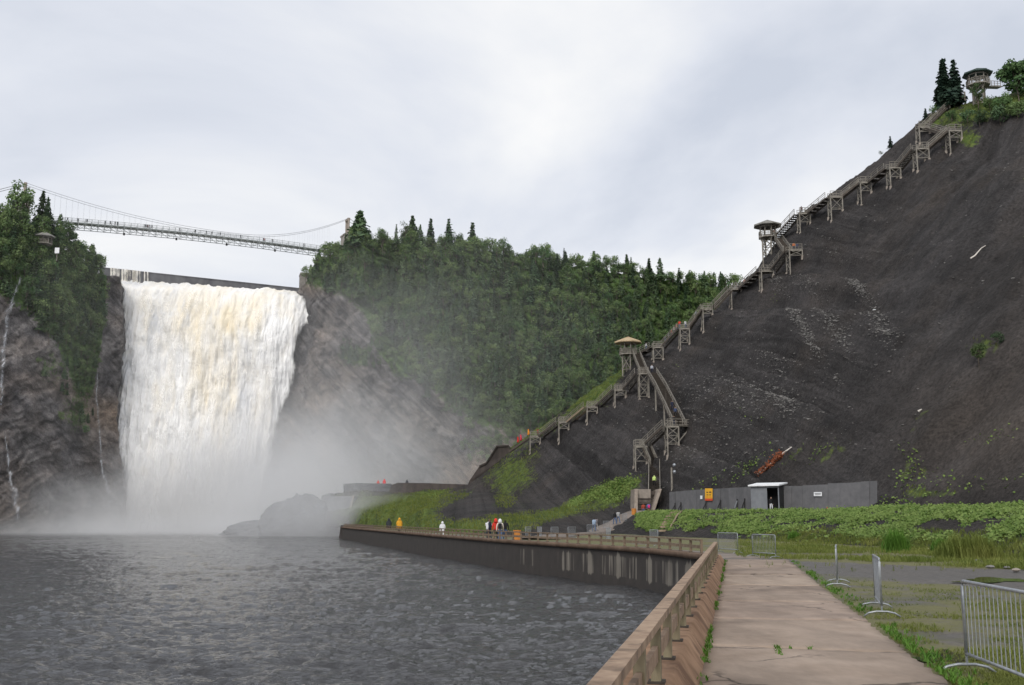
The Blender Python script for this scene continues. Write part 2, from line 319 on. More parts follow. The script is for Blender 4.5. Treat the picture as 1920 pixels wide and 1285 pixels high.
def ip(tab, us):
    k = sorted(tab); return np.interp(us, k, [tab[q] for q in k])
def blob(u, v, cu, cv, ru, rv, rot=0.0):
    du, dv = u - cu, v - cv; c, s_ = math.cos(rot), math.sin(rot)
    return np.exp(-(((du * c + dv * s_) / ru) ** 2 + ((-du * s_ + dv * c) / rv) ** 2))
# ---- the dark shale hillside with its grassy foot
us = np.arange(610, 2340, 3.5)
L0Y = ip({610: 236, 650: 233, 700: 208, 800: 152, 900: 120, 960: 110, 1050: 120, 1120: 138, 1165: 134, 1190: 128, 1215: 122, 1250: 114, 1350: 103, 1500: 86, 1700: 69, 1920: 50, 2340: 38}, us)
L1v = ip({610: 962, 650: 957, 700: 955, 800: 952, 900: 958, 960: 967, 1050: 980, 1120: 986, 1165: 976, 1190: 968, 1215: 964, 1300: 962, 1450: 961, 1600: 960, 1750: 956, 1920: 953, 2340: 948}, us)
L1Y = ip({610: 242, 650: 242, 700: 227, 800: 197, 900: 166, 960: 152, 1050: 148, 1120: 153, 1165: 153, 1190: 148, 1215: 134, 1300: 124, 1450: 111, 1600: 97, 1750: 84, 1920: 70, 2340: 58}, us)
L2v = ip({610: 940, 650: 937, 700: 932, 800: 926, 900: 922, 960: 932, 1050: 938, 1120: 950, 1190: 957, 1240: 956, 1300: 959, 1450: 959, 1600: 955, 1750: 947, 1920: 945, 2340: 938}, us)
L2Y = ip({610: 254, 650: 253, 700: 251, 800: 248, 900: 232, 960: 214, 1050: 190, 1120: 172, 1190: 165, 1240: 162, 1300: 143, 1450: 130, 1600: 120, 1750: 107, 1920: 90, 2340: 76}, us)
RV = {610: 926, 650: 923, 740: 921, 880: 910, 900: 893, 930: 868, 960: 842, 1010: 802, 1060: 772, 1110: 736, 1150: 706, 1170: 690, 1200: 664, 1250: 640, 1330: 585, 1395: 526, 1430: 490, 1470: 437, 1520: 386, 1580: 348, 1640: 305, 1700: 252, 1740: 214, 1800: 196, 1860: 182, 1920: 165, 2340: 60}
RVv = ip(RV, us)
RYv = ip({610: 262, 650: 260, 740: 258, 880: 256, 960: 251, 1060: 245, 1170: 238, 1330: 231, 1470: 225, 1580: 218, 1700: 210, 1800: 205, 1920: 200, 2340: 185}, us)
cols = []
NA, NB, NC = 26, 22, 210
for i, u in enumerate(us):
    a0 = np.array(AT(u, L0Y[i], -0.05)); a1 = np.array(P(u, L1v[i], L1Y[i])); a2 = np.array(P(u, L2v[i], L2Y[i])); a4 = np.array(P(u, RVv[i], RYv[i]))
    b1 = a4 + np.array([0, 7, -1.2]); b1 = np.array(AT(u, b1[1], b1[2])); b2 = np.array(AT(u, a4[1] + 45, max(-1, a4[2] - 24)))
    t = np.linspace(0, 1, NA, endpoint=False)[:, None]; s1 = a0 + (a1 - a0) * t; s1[:, 2] += (a1[2] - a0[2]) * (0.12 * np.sin(t[:, 0] * math.pi))
    t = np.linspace(0, 1, NB, endpoint=False)[:, None]; s2 = a1 + (a2 - a1) * t
    t = np.linspace(0, 1, NC, endpoint=False)[:, None]; s3 = a2 + (a4 - a2) * t
    sag = 0.045 * (a4[2] - a2[2]) * np.sin(np.clip(t[:, 0], 0, 1) * math.pi); s3[:, 2] -= sag
    t = np.linspace(0, 1, 10, endpoint=False)[:, None]; s4 = a4 + (b1 - a4) * t
    t = np.linspace(0, 1, 10)[:, None]; s5 = b1 + (b2 - b1) * t
    cols.append(np.concatenate([s1, s2, s3, s4, s5]))
HG = np.stack(cols, 1); nr, nc = HG.shape[:2]
hx, hy, hz = HG[..., 0], HG[..., 1], HG[..., 2]; hu, hv = PROJ(HG)
rowt = np.concatenate([np.zeros(NA + NB), np.linspace(0, 1, NC), np.ones(20)])[:, None]
w = sstep(1480, 1820, hu)
gl = hx * 0.86 + hz * 0.5; gr = hx * 0.72 - hz * 0.7
al = -hx * 0.5 + hz * 0.86; ar = hx * 0.7 + hz * 0.72
def gully(g, a, seed): return fbm(np.stack([g * 0.22, a * 0.018], -1), 5, seed, 0.6)
gul = gully(gl, al, 3) * (1 - w) + gully(gr, ar, 9) * w
amp = sstep(0.0, 0.10, rowt) * (1 - 0.6 * sstep(0.9, 1.0, rowt)) * sstep(900, 1150, hu)
left = 1 - sstep(880, 1150, hu)
dz = amp * (gul * 4.4 + fbm(np.stack([hx * 0.05, hz * 0.06], -1), 4, 21) * 3.0 * sstep(0.03, 0.3, rowt) * (1 - sstep(0.85, 1, rowt)))
dz += fbm(np.stack([hx, hy, hz], -1) * 0.55, 4, 31) * (0.22 + 0.25 * amp)
foot = sstep(0, 8, np.arange(nr))[:, None]
dz += left * fbm(np.stack([hx * 0.12, hy * 0.12], -1), 4, 5) * 1.1 * sstep(0.5, 3, hz)
terr = np.zeros_like(hz); terr[NA - 2:NA + NB + 1] = 1          # keep the fence terrace level
dz *= foot * (1 - 0.75 * terr)
HG[..., 2] += dz
HG[..., 0] = (hu - UC) / F * (HG[..., 1] * CP + (HG[..., 2] - CAMZ) * SP)
HILL = Sheet(us, HG)
hu, hv = PROJ(HG)
nz = fbm(np.stack([hx * 0.11, hz * 0.11, hy * 0.02], -1), 4, 41)
veg = 0.95 * blob(hu, hv, 760, 955, 150, 36) + 0.75 * blob(hu, hv, 900, 990, 150, 16) + 0.62 * blob(hu, hv, 960, 890, 70, 40, -0.6) + 0.9 * blob(hu, hv, 1120, 735, 80, 13, -0.70) \
    + 0.75 * blob(hu, hv, 1010, 800, 60, 9, -0.62) + 1.0 * blob(hu, hv, 1105, 930, 60, 13, -0.42) + 1.0 * blob(hu, hv, 1160, 925, 50, 17, -0.50) + 0.7 * blob(hu, hv, 1030, 965, 120, 12, -0.1) \
    + 0.42 * blob(hu, hv, 1410, 872, 48, 12, -0.7) + 0.45 * blob(hu, hv, 1475, 865, 50, 6, -0.7) + 0.42 * blob(hu, hv, 1560, 850, 60, 14, -0.6) + 0.22 * blob(hu, hv, 1700, 880, 50, 30) + 0.36 * blob(hu, hv, 1740, 925, 60, 10) \
    + 0.35 * blob(hu, hv, 1720, 790, 30, 10, -0.8) + 0.55 * blob(hu, hv, 1840, 650, 40, 25) + 0.75 * blob(hu, hv, 1850, 205, 95, 22, -0.3) + 0.6 * blob(hu, hv, 1745, 228, 28, 12, -0.6) + 0.55 * blob(hu, hv, 1820, 262, 20, 14)
bare = 0.55 * blob(hu, hv, 860, 962, 45, 22) + 0.5 * blob(hu, hv, 1130, 985, 70, 10) + 0.5 * blob(hu, hv, 900, 935, 25, 25)
veg = np.clip(veg - bare + nz * 0.42, 0, 1) * (veg > 0.12)
bank = np.zeros_like(veg); bank[:NA + 1] = 1; bank *= sstep(1185, 1200, hu)
veg = np.maximum(veg * (1 - bank), bank * 0.16)
brown = 0.8 * blob(hu, hv, 1850, 800, 180, 130) + 0.5 * blob(hu, hv, 1960, 600, 100, 200)
brown = np.clip(brown + nz * 0.3, 0, 1) * (brown > 0.1) * 0.7
M['hill'] = terrain_mat('dark_shale', (0.022, 0.0205, 0.0205), (0.050, 0.046, 0.0455), (0.060, 0.049, 0.041), (0.050, 0.082, 0.018), (0.105, 0.140, 0.034), (1, 1, 1), 0.60, 1.5, streak=True)
tag(link('hillside', np_mesh('hillside', HG, grid_faces(nr, nc), True, {'veg': veg, 'brown': brown, 'sg': gl, 'sa': al, 'sg2': gr + 300, 'sa2': ar, 'sw': sstep(1480, 1820, hu + 90 * nz)}), None, M['hill']), 'steep dark shale hillside carrying the timber stairs', kind='structure')

# ---- cliffs: footprint by bearing, top height, forward lean of the base
def cliff(name, u0, u1, step, Yt, vtop, lean, amp, seed, label, material, power=1.3, zmin=-2.6, nrow=170, back=70, extra=None, rocky=None, strata=0.5, edge_u=None):
    us = np.arange(u0, u1 + step, step); Y = ip(Yt, us); VT = ip(vtop, us); LN = ip(lean, us); G = []
    for i, u in enumerate(us):
        zt = P(u, VT[i], Y[i]).z; fr = np.linspace(0, 1, nrow); z = zmin + (zt - zmin) * fr
        y = Y[i] - LN[i] * (1 - fr) ** power
        yb = Y[i] + np.linspace(0.06, 1, 14) ** 1.5 * back; zb = zt + (yb - Y[i]) * 0.05
        G.append(np.stack([np.full(nrow + 14, u), np.concatenate([y, yb]), np.concatenate([z, zb])], -1))
    G = np.stack(G, 1); u, y, z = G[..., 0], G[..., 1], G[..., 2]
    x = (u - UC) / F * (y * CP + (z - CAMZ) * SP)
    q = np.stack([x, z, y * 0.3], -1)
    face = np.concatenate([np.ones(nrow), np.linspace(1, 0, 14)])[:, None]
    ca, sa = math.cos(strata), math.sin(strata); tilt = q.copy(); tilt[..., 0] = x * ca + z * sa; tilt[..., 1] = z * ca - x * sa
    d = fbm(q * np.array([0.045, 0.03, 0.04]), 4, seed) * amp + fbm(q * np.array([0.16, 0.09, 0.1]), 4, seed + 5) * amp * 0.42
    wq = q + 2.2 * np.stack([fbm(q * 0.13, 3, seed + 41), fbm(q * 0.13, 3, seed + 43), 0 * x], -1)
    wt = tilt + 2.0 * np.stack([fbm(q * 0.2, 3, seed + 47), fbm(q * 0.2, 3, seed + 49), 0 * x], -1)
    st = fbm(wt * np.array([0.05, 0.42, 0.05]), 3, seed + 9, 0.6); st = np.round(st * 5) / 5 * 0.6 + st * 0.4
    rg = 1 - np.abs(fbm(wq * np.array([0.11, 0.035, 0.06]), 4, seed + 13, 0.6)) * 2.4; blk = vnoise(np.floor(wt * np.array([0.22, 0.5, 0.0])) + 0.5, seed + 19)
    d += st * amp * 0.75 + rg * amp * 0.30 + blk * amp * 0.10 + fbm(q * 0.55, 4, seed + 3, 0.65) * amp * 0.26
    y2 = y - d * face; z2 = z + fbm(q * 0.2, 3, seed + 7) * 0.8 * face
    if extra is not None: y2 = y2 - extra(u, PROJ(np.stack([x, y, z], -1))[1]) * face
    if edge_u is not None: u = u + edge_u(u, PROJ(np.stack([x, y, z], -1))[1])
    x2 = (u - UC) / F * (y2 * CP + (z2 - CAMZ) * SP); G = np.stack([x2, y2, z2], -1)
    sh = Sheet(us, G); uu, vv = PROJ(G)
    vg = rocky(uu, vv) if rocky is not None else np.zeros_like(uu)
    br = np.clip(fbm(q * 0.06, 3, seed + 23) * 1.6, 0, 1)
    n_r, n_c = G.shape[:2]
    tag(link(name, np_mesh(name, G, grid_faces(n_r, n_c), False, {'veg': vg, 'brown': br}), None, material), label, kind='structure')
    return sh
M['rock'] = terrain_mat('cliff_rock', (0.044, 0.042, 0.045), (0.158, 0.147, 0.143), (0.165, 0.128, 0.100), (0.03, 0.06, 0.015), (0.065, 0.105, 0.03), (1, 1, 0.6), 0.8, 0.9, veins=-0.8)
def rveg(u, v):
    line = np.interp(u, [560, 600, 640, 680, 700, 740, 790, 850, 900, 950, 1000, 1400], [535, 548, 556, 590, 640, 712, 722, 762, 795, 805, 815, 815])
    g = sstep(20, -25, v - line) * 0.75 + 0.7 * blob(u, v, 668, 668, 42, 24) + 0.45 * blob(u, v, 910, 840, 60, 50) + 0.5 * blob(u, v, 860, 740, 30, 30)
    return np.clip(g, 0, 1) * (v < 2000)
RC = cliff('cliff_terrain', 150, 1720, 3.2, {150: 376, 480: 372, 545: 368, 575: 362, 600: 353, 680: 349, 800: 357, 950: 370, 1100: 385, 1250: 400, 1400: 410, 1720: 420},
           {150: 545, 480: 556, 552: 556, 566: 540, 585: 520, 600: 495, 650: 468, 680: 462, 800: 462, 950: 476, 1050: 494, 1100: 505, 1250: 527, 1400: 540, 1720: 545},
           {150: 8, 480: 10, 540: 16, 600: 12, 680: 18, 800: 30, 950: 46, 1100: 64, 1400: 88, 1720: 88}, 5.6, 101, 'grey rock cliff with forest beside the waterfall', M['rock'], 1.25, rocky=rveg, strata=-0.75, nrow=230, extra=lambda u, v: 6.0 * blob(u, v, 592, 690, 28, 50) + 3.5 * blob(u, v, 640, 560, 25, 40, 0.6) + 3.0 * blob(u, v, 620, 770, 40, 30) - 3.0 * blob(u, v, 690, 760, 18, 90, 0.3) - 2.5 * blob(u, v, 610, 600, 12, 50, 0.4))
def lveg(u, v):
    line = np.interp(u, [-300, 0, 60, 110, 140, 175, 192, 205, 230], [560, 560, 600, 650, 730, 740, 640, 470, 450]); return np.clip(sstep(25, -30, v - line) * 0.7 + 0.6 * blob(u, v, 145, 775, 32, 45) + 0.5 * blob(u, v, 95, 690, 30, 40), 0, 1)
LC = cliff('cliff_terrain', -420, 229, 2.6, {-420: 262, -200: 280, 0: 297, 60: 306, 110: 314, 180: 330, 236: 339}, {-420: 400, -100: 415, 0: 420, 60: 432, 110: 455, 150: 485, 175: 506, 200: 512, 236: 522},
           {-420: 30, 0: 18, 110: 14, 236: 4}, 4.0, 211, 'wooded rock cliff left of the waterfall with thin cascades', M['rock'], 1.2, rocky=lveg, strata=1.25, nrow=230, edge_u=lambda u, v: sstep(150, 229, u) * (np.interp(v, [500, 525, 620, 680, 740, 800, 860, 930, 1000], [-12, -5, 2, -2, -10, -10, -4, 5, 9]) + 1.5 * np.sin(v * 0.11) + np.sin(v * 0.31)))
# corner return of that cliff towards the dam
cg = LC.G[:, -1]; ret = np.stack([cg + np.array([0, 1, 0]) * k + np.array([-0.25, 0, 0]) * k for k in (0, 4, 10, 18, 28, 40)], 1)
ret[:, 1:, 0] -= np.abs(fbm(ret[:, 1:] * 0.15, 4, 77)) * 2.2
o = tag(link('cliff_terrain', np_mesh('cliff_terrain', ret, grid_faces(ret.shape[0], 6), False, {'veg': np.zeros(ret.shape[:2]), 'brown': np.zeros(ret.shape[:2])}), None, M['rock']), 'dark rock corner where the wooded cliff turns behind the waterfall', kind='structure')

# ---- water basin: fan of rows towards the falls, real waves
WZ = -1.8
vr = np.concatenate([np.linspace(2600, 1340, 40, endpoint=False), np.linspace(1340, 1010, 400, endpoint=False), np.linspace(1010, 991.5, 70)])
wu = np.linspace(-900, 1420, 620)
UU, VV = np.meshgrid(wu, vr); s_ = (VC - VV) / F; tt = (WZ - CAMZ) / (SP + s_ * CP)
wx = (UU - UC) / F * tt; wy = tt * (CP - s_ * SP)
q = np.stack([wx, wy], -1)
hgt = fbm(q * np.array([0.32, 0.5]), 3, 51) * 0.20 + (1 - np.abs(fbm(q * np.array([0.9, 1.5]), 3, 52))) * 0.14 + fbm(q * np.array([2.4, 3.6]), 2, 53) * 0.045
hgt = hgt * (0.42 + 0.58 * sstep(260, 30, wy)) * 1.05 - 0.15
foam = sstep(215, 330, wy) * np.clip(fbm(q * np.array([0.05, 0.22]), 4, 58) * 2 + 0.1, 0, 1) + sstep(318, 345, wy) * 0.8
WG = np.stack([wx, wy, WZ + hgt], -1)
wm = bpy.data.materials.new('basin_water'); wm.use_nodes = True; t = wm.node_tree; b = t.nodes['Principled BSDF']; L = t.links.new
b.inputs['Roughness'].default_value = 0.05; b.inputs['IOR'].default_value = 1.33; b.inputs['Specular IOR Level'].default_value = 0.5
at = node(t, 'ShaderNodeAttribute', attribute_name='foam'); g = node(t, 'ShaderNodeNewGeometry')
mp = node(t, 'ShaderNodeMapping'); mp.inputs['Scale'].default_value = (1, 1.5, 1); L(g.outputs['Position'], mp.inputs[0])
fn = node(t, 'ShaderNodeTexNoise'); fn.inputs['Scale'].default_value = 0.7; fn.inputs['Detail'].default_value = 6; L(mp.outputs[0], fn.inputs['Vector'])
fm = node(t, 'ShaderNodeMath', operation='MULTIPLY'); L(at.outputs['Fac'], fm.inputs[0]); L(fn.outputs['Fac'], fm.inputs[1])
mr = node(t, 'ShaderNodeMapRange'); mr.inputs[1].default_value = 0.18; mr.inputs[2].default_value = 0.6; mr.inputs[4].default_value = 0.8; L(fm.outputs[0], mr.inputs[0])
xm = node(t, 'ShaderNodeMixRGB'); xm.inputs[1].default_value = (0.036, 0.036, 0.038, 1); xm.inputs[2].default_value = (0.45, 0.44, 0.42, 1); L(mr.outputs[0], xm.inputs[0]); L(xm.outputs[0], b.inputs['Base Color'])
n5 = node(t, 'ShaderNodeTexNoise'); n5.inputs['Scale'].default_value = 4.6; n5.inputs['Detail'].default_value = 5; n5.inputs['Roughness'].default_value = 0.6; n5.inputs['Distortion'].default_value = 0.6; L(mp.outputs[0], n5.inputs['Vector'])
bp = node(t, 'ShaderNodeBump'); bp.inputs['Strength'].default_value = 1.0; bp.inputs['Distance'].default_value = 0.11; L(n5.outputs['Fac'], bp.inputs['Height']); L(bp.outputs[0], b.inputs['Normal'])
tag(link('water', np_mesh('water', WG, grid_faces(*WG.shape[:2]), True, {'foam': foam}), None, wm), 'choppy dark brown basin water', kind='structure')

# ---- flat ground right of the walkway (gravel, moss, mud)
WALK = lambda y: -0.465 + 0.2057 * y               # left edge of the concrete walkway
WWID = 2.72
PROM = [(7.75, 46.5), (7.45, 53.5), (5.7, 60.8), (3.05, 68.3), (-0.8, 79.5), (-8.6, 109.0), (-32.0, 203.0)]   # water-side edge of the promenade coping
pxy = np.array(PROM)
def prom_x(y): return np.interp(y, pxy[:, 1], pxy[:, 0])
vr = np.concatenate([np.linspace(4200, 1330, 46, endpoint=False), np.linspace(1330, 1008, 190, endpoint=False), np.linspace(1008, 985, 40)])
gu = np.concatenate([np.linspace(560, 1240, 180, endpoint=False), np.linspace(1240, 2000, 320, endpoint=False), np.linspace(2000, 5200, 60)])
UU, VV = np.meshgrid(gu, vr); s_ = (VC - VV) / F; tt = (-0.03 - CAMZ) / (SP + s_ * CP)
gx = (UU - UC) / F * tt; gy = tt * (CP - s_ * SP); q = np.stack([gx, gy], -1)
edge = np.where(gy < 48, WALK(gy) + 0.3, prom_x(gy) + 0.75)
gx2 = np.maximum(gx, edge); GGz = -0.03 + fbm(q * 0.9, 4, 61) * 0.05 - 0.03
GGz += sstep(1.0, 8, gy - 44) * 0.0
NEAR_EDGE = lambda x: np.maximum(20.0, 35.8 - 2.15 * (x - 10.3)); FAR_EDGE = lambda x: 49.0 - 1.55 * (x - 12.8)
ne = fbm(q * np.array([0.28, 0.28]), 4, 63); nf = fbm(q * 1.1, 4, 65)
road = sstep(-1.2, 1.2, (gy - NEAR_EDGE(gx)) + ne * 3.2) * sstep(1.2, -1.2, (gy - FAR_EDGE(gx)) + ne * 2.6) * (gx > WALK(gy) + WWID)
gveg = np.clip(0.70 + ne * 0.5 + nf * 0.5, 0, 1) * (1 - road)
gveg = np.maximum(gveg, 0.8 * sstep(0.9, 0.1, gx - WALK(gy) - WWID + nf * 0.4) * (gy < 48))
gveg *= np.where((gx < prom_x(gy) + 5.2) & (gy > 46.5), 0.25, 1.0)
wet = np.clip(sstep(0.18, 0.45, -ne + 0.2 * nf) + 0.8 * road * sstep(0.1, 0.5, nf), 0, 1) * 0.8; wet = np.maximum(wet, road * (0.75 + 0.3 * nf))
GM = bpy.data.materials.new('gravel_ground'); GM.use_nodes = True; t = GM.node_tree; b = t.nodes['Principled BSDF']; L = t.links.new
g = node(t, 'ShaderNodeNewGeometry')
n1 = node(t, 'ShaderNodeTexNoise'); n1.inputs['Scale'].default_value = 7; n1.inputs['Detail'].default_value = 9; n1.inputs['Roughness'].default_value = 0.8; L(g.outputs['Position'], n1.inputs['Vector'])
r1 = node(t, 'ShaderNodeValToRGB'); r1.color_ramp.elements[0].position = 0.33; r1.color_ramp.elements[1].position = 0.72; r1.color_ramp.elements[0].color = (0.050, 0.044, 0.039, 1); r1.color_ramp.elements[1].color = (0.215, 0.195, 0.172, 1); L(n1.outputs['Fac'], r1.inputs[0])
n2 = node(t, 'ShaderNodeTexNoise'); n2.inputs['Scale'].default_value = 3.5; n2.inputs['Detail'].default_value = 8; n2.inputs['Roughness'].default_value = 0.7; L(g.outputs['Position'], n2.inputs['Vector'])
av = node(t, 'ShaderNodeAttribute', attribute_name='veg'); ad = node(t, 'ShaderNodeMath', operation='ADD'); L(av.outputs['Fac'], ad.inputs[0]); L(n2.outputs['Fac'], ad.inputs[1])
mv = node(t, 'ShaderNodeMapRange'); mv.inputs[1].default_value = 0.82; mv.inputs[2].default_value = 1.12; mv.inputs[4].default_value = 0.85; L(ad.outputs[0], mv.inputs[0])
rg = node(t, 'ShaderNodeValToRGB'); rg.color_ramp.elements[0].color = (0.075, 0.080, 0.022, 1); rg.color_ramp.elements[1].color = (0.170, 0.160, 0.052, 1); L(n1.outputs['Fac'], rg.inputs[0])
x2 = node(t, 'ShaderNodeMixRGB'); L(mv.outputs[0], x2.inputs[0]); L(r1.outputs[0], x2.inputs[1]); L(rg.outputs[0], x2.inputs[2])
aw = node(t, 'ShaderNodeAttribute', attribute_name='wet'); mw = node(t, 'ShaderNodeMapRange'); mw.inputs[3].default_value = 1.0; mw.inputs[4].default_value = 0.55; L(aw.outputs['Fac'], mw.inputs[0])
xw = node(t, 'ShaderNodeMixRGB', blend_type='MULTIPLY'); xw.inputs[0].default_value = 1; L(x2.outputs[0], xw.inputs[1]); L(mw.outputs[0], xw.inputs[2]); L(xw.outputs[0], b.inputs['Base Color'])
mr2 = node(t, 'ShaderNodeMapRange'); mr2.inputs[3].default_value = 0.95; mr2.inputs[4].default_value = 0.45; L(aw.outputs['Fac'], mr2.inputs[0]); L(mr2.outputs[0], b.inputs['Roughness'])
bp = node(t, 'ShaderNodeBump'); bp.inputs['Strength'].default_value = 0.8; bp.inputs['Distance'].default_value = 0.03; L(n1.outputs['Fac'], bp.inputs['Height']); L(bp.outputs[0], b.inputs['Normal'])
GG = np.stack([gx2, gy, GGz], -1); fcs = grid_faces(*GG.shape[:2]); keep = ~((gx < edge).reshape(-1)[fcs].all(1))
tag(link('ground', np_mesh('ground', GG, fcs[keep], True, {'veg': gveg, 'wet': wet}), None, GM), 'wet gravel ground with thin moss and grass', kind='structure')

# ------------------------------------------------------------------ waterfall, cascades, dam
def foam_mat(name, white, cream, edge_soft=True, sc=(0.36, 0.3, 0.10), grey=(0.60, 0.62, 0.66), cut=0.30):
    m = bpy.data.materials.new(name); m.use_nodes = True; t = m.node_tree; b = t.nodes['Principled BSDF']; o = t.nodes['Material Output']; L = t.links.new
    b.inputs['Roughness'].default_value = 0.75; b.inputs['Specular IOR Level'].default_value = 0.15
    g = node(t, 'ShaderNodeNewGeometry'); mp = node(t, 'ShaderNodeMapping'); mp.inputs['Scale'].default_value = sc; L(g.outputs['Position'], mp.inputs[0])
    n1 = node(t, 'ShaderNodeTexNoise'); n1.inputs['Scale'].default_value = 0.55; n1.inputs['Detail'].default_value = 8; n1.inputs['Roughness'].default_value = 0.62; n1.inputs['Distortion'].default_value = 0.5; L(mp.outputs[0], n1.inputs['Vector'])
    at = node(t, 'ShaderNodeAttribute', attribute_name='tan'); ad = node(t, 'ShaderNodeMath', operation='ADD'); L(n1.outputs['Fac'], ad.inputs[0]); L(at.outputs['Fac'], ad.inputs[1])
    mr = node(t, 'ShaderNodeMapRange'); mr.inputs[1].default_value = 0.52; mr.inputs[2].default_value = 1.02; L(ad.outputs[0], mr.inputs[0])
    x1 = node(t, 'ShaderNodeMixRGB'); x1.inputs[1].default_value = (*white, 1); x1.inputs[2].default_value = (*cream, 1); L(mr.outputs[0], x1.inputs[0])
    ag = node(t, 'ShaderNodeAttribute', attribute_name='thin'); n2 = node(t, 'ShaderNodeTexNoise'); n2.inputs['Scale'].default_value = 1.4; n2.inputs['Detail'].default_value = 8; n2.inputs['Roughness'].default_value = 0.65; L(mp.outputs[0], n2.inputs['Vector'])
    a2 = node(t, 'ShaderNodeMath', operation='ADD'); L(ag.outputs['Fac'], a2.inputs[0]); L(n2.outputs['Fac'], a2.inputs[1])
    m2 = node(t, 'ShaderNodeMapRange'); m2.inputs[1].default_value = 0.50; m2.inputs[2].default_value = 0.95; L(a2.outputs[0], m2.inputs[0])
    x2 = node(t, 'ShaderNodeMixRGB'); L(m2.outputs[0], x2.inputs[0]); L(x1.outputs[0], x2.inputs[1]); x2.inputs[2].default_value = (*grey, 1); L(x2.outputs[0], b.inputs['Base Color'])
    bp = node(t, 'ShaderNodeBump'); bp.inputs['Strength'].default_value = 0.12; bp.inputs['Distance'].default_value = 0.8; L(n2.outputs['Fac'], bp.inputs['Height']); L(bp.outputs[0], b.inputs['Normal'])
    ae = node(t, 'ShaderNodeAttribute', attribute_name='edge'); a3 = node(t, 'ShaderNodeMath', operation='ADD'); L(ae.outputs['Fac'], a3.inputs[0]); L(n2.outputs['Fac'], a3.inputs[1])
    m3 = node(t, 'ShaderNodeMapRange'); m3.inputs[1].default_value = 0.5; m3.inputs[2].default_value = 0.5 + cut; L(a3.outputs[0], m3.inputs[0])
    tr = node(t, 'ShaderNodeBsdfTransparent'); mx = node(t, 'ShaderNodeMixShader'); L(m3.outputs[0], mx.inputs[0]); L(tr.outputs[0], mx.inputs[1])
    tl = node(t, 'ShaderNodeBsdfTranslucent'); L(x2.outputs[0], tl.inputs['Color']); ml = node(t, 'ShaderNodeMixShader'); ml.inputs[0].default_value = 0.15; L(b.outputs[0], ml.inputs[1]); L(tl.outputs[0], ml.inputs[2])
    L(ml.outputs[0], mx.inputs[2]); L(mx.outputs[0], o.inputs['Surface'])
    return m
M['falls'] = foam_mat('falling_water', (0.97, 0.965, 0.955), (0.92, 0.83, 0.66), grey=(0.70, 0.71, 0.73))
M['thinfall'] = foam_mat('thin_cascade', (0.70, 0.71, 0.73), (0.66, 0.64, 0.60), sc=(2.2, 0.3, 0.16), cut=0.40)
FLv = [(500, 203, 560), (512, 214, 562), (525, 226, 564), (545, 233, 567), (562, 234, 570), (578, 235, 583), (586, 236, 591), (596, 236, 578), (612, 237, 565), (640, 238, 555), (668, 235, 549), (690, 230, 552), (720, 227, 546), (745, 225, 536), (765, 224, 524), (800, 225, 516), (850, 231, 507), (900, 238, 496), (940, 243, 484), (975, 247, 470), (1002, 250, 455)]
fv = np.array(FLv, float)
NX, NY = 300, 380
vrow = np.concatenate([np.linspace(524, 590, 70, endpoint=False), np.linspace(590, 1000, NY - 70)])
aa = np.linspace(0, 1, NX); G = np.zeros((NY, NX, 3)); ed = np.zeros((NY, NX)); tan_ = np.zeros((NY, NX)); thin = np.zeros((NY, NX))
topv = lambda u: np.interp(u, [200, 235, 262, 300, 350, 400, 500, 565, 600], [516, 524, 529, 530, 532, 536, 541, 547, 549])
for j, v in enumerate(vrow):
    lo = np.interp(v, fv[:, 0], fv[:, 1]) - 6.0; hi = np.interp(v, fv[:, 0], fv[:, 2]) + 4.0 + 5.0 * max(0, 1 - abs(v - 575) / 60)
    u = lo + (hi - lo) * aa; fr = (v - 524) / 476
    vv = v + (topv(u) - 524) * max(0, 1 - (v - 524) / 90)
    Yc = 350 + (u - 232) / 328 * 12
    y = Yc - 13 * np.clip(fr, 0, 1) ** 0.8 + 5 * np.exp(-((v - 524) / 9.0) ** 2) - 4.5 * np.exp(-((v - 610) / 60) ** 2) * np.exp(-((u - 480) / 110) ** 2)
    s_ = (VC - vv) / F; tt = y / (CP - s_ * SP)
    G[j] = np.stack([(u - UC) / F * tt, y, CAMZ + tt * (SP + s_ * CP)], -1)
    e_ = np.minimum(np.minimum(aa * 16, (1 - aa) * 11), 1.0); ed[j] = e_
    tan_[j] = 0.26 * np.exp(-((u - 385) / 55) ** 2 - ((v - 700) / 160) ** 2) + 0.26 * np.exp(-((u - 440) / 60) ** 2 - ((v - 590) / 40) ** 2) + 0.14 * np.exp(-((v - 560) / 50) ** 2) - 0.12 * np.exp(-((u - 255) / 30) ** 2)
    thin[j] = 0.30 * np.exp(-((u - 455 + (v - 740) * 0.18) / 20) ** 2 - ((v - 745) / 85) ** 2) + 0.20 * np.exp(-((u - 262) / 20) ** 2 - ((v - 760) / 160) ** 2) + 0.16 * np.exp(-((u - 285) / 16) ** 2 - ((v - 610) / 45) ** 2) + 0.15 * np.exp(-((u - 540) / 14) ** 2 - ((v - 700) / 50) ** 2) - 0.06
q = G.copy(); frz = ((vrow - 524) / 476)[:, None]
fl = fbm(np.stack([q[..., 0] * 0.55, q[..., 2] * 0.075, q[..., 1] * 0.1], -1), 5, 301, 0.6) * (0.8 + 2.0 * frz)
fl += fbm(np.stack([q[..., 0] * 0.16, q[..., 2] * 0.09, q[..., 1] * 0.1], -1), 3, 307) * 1.8 * sstep(0.02, 0.2, frz)
bl = 1 - np.abs(fbm(np.stack([q[..., 0] * 0.32, q[..., 2] * 0.20, q[..., 1] * 0.1], -1), 4, 311)); fl += bl * 0.5 * sstep(0.0, 0.25, frz)
sag = np.stack([q[..., 0] * 1.1, q[..., 2] * 0.30, q[..., 1] * 0.1], -1); fl += fbm(sag, 4, 319, 0.65) * 0.5 + fbm(sag * np.array([2.2, 1.1, 1]), 3, 320, 0.6) * 0.16
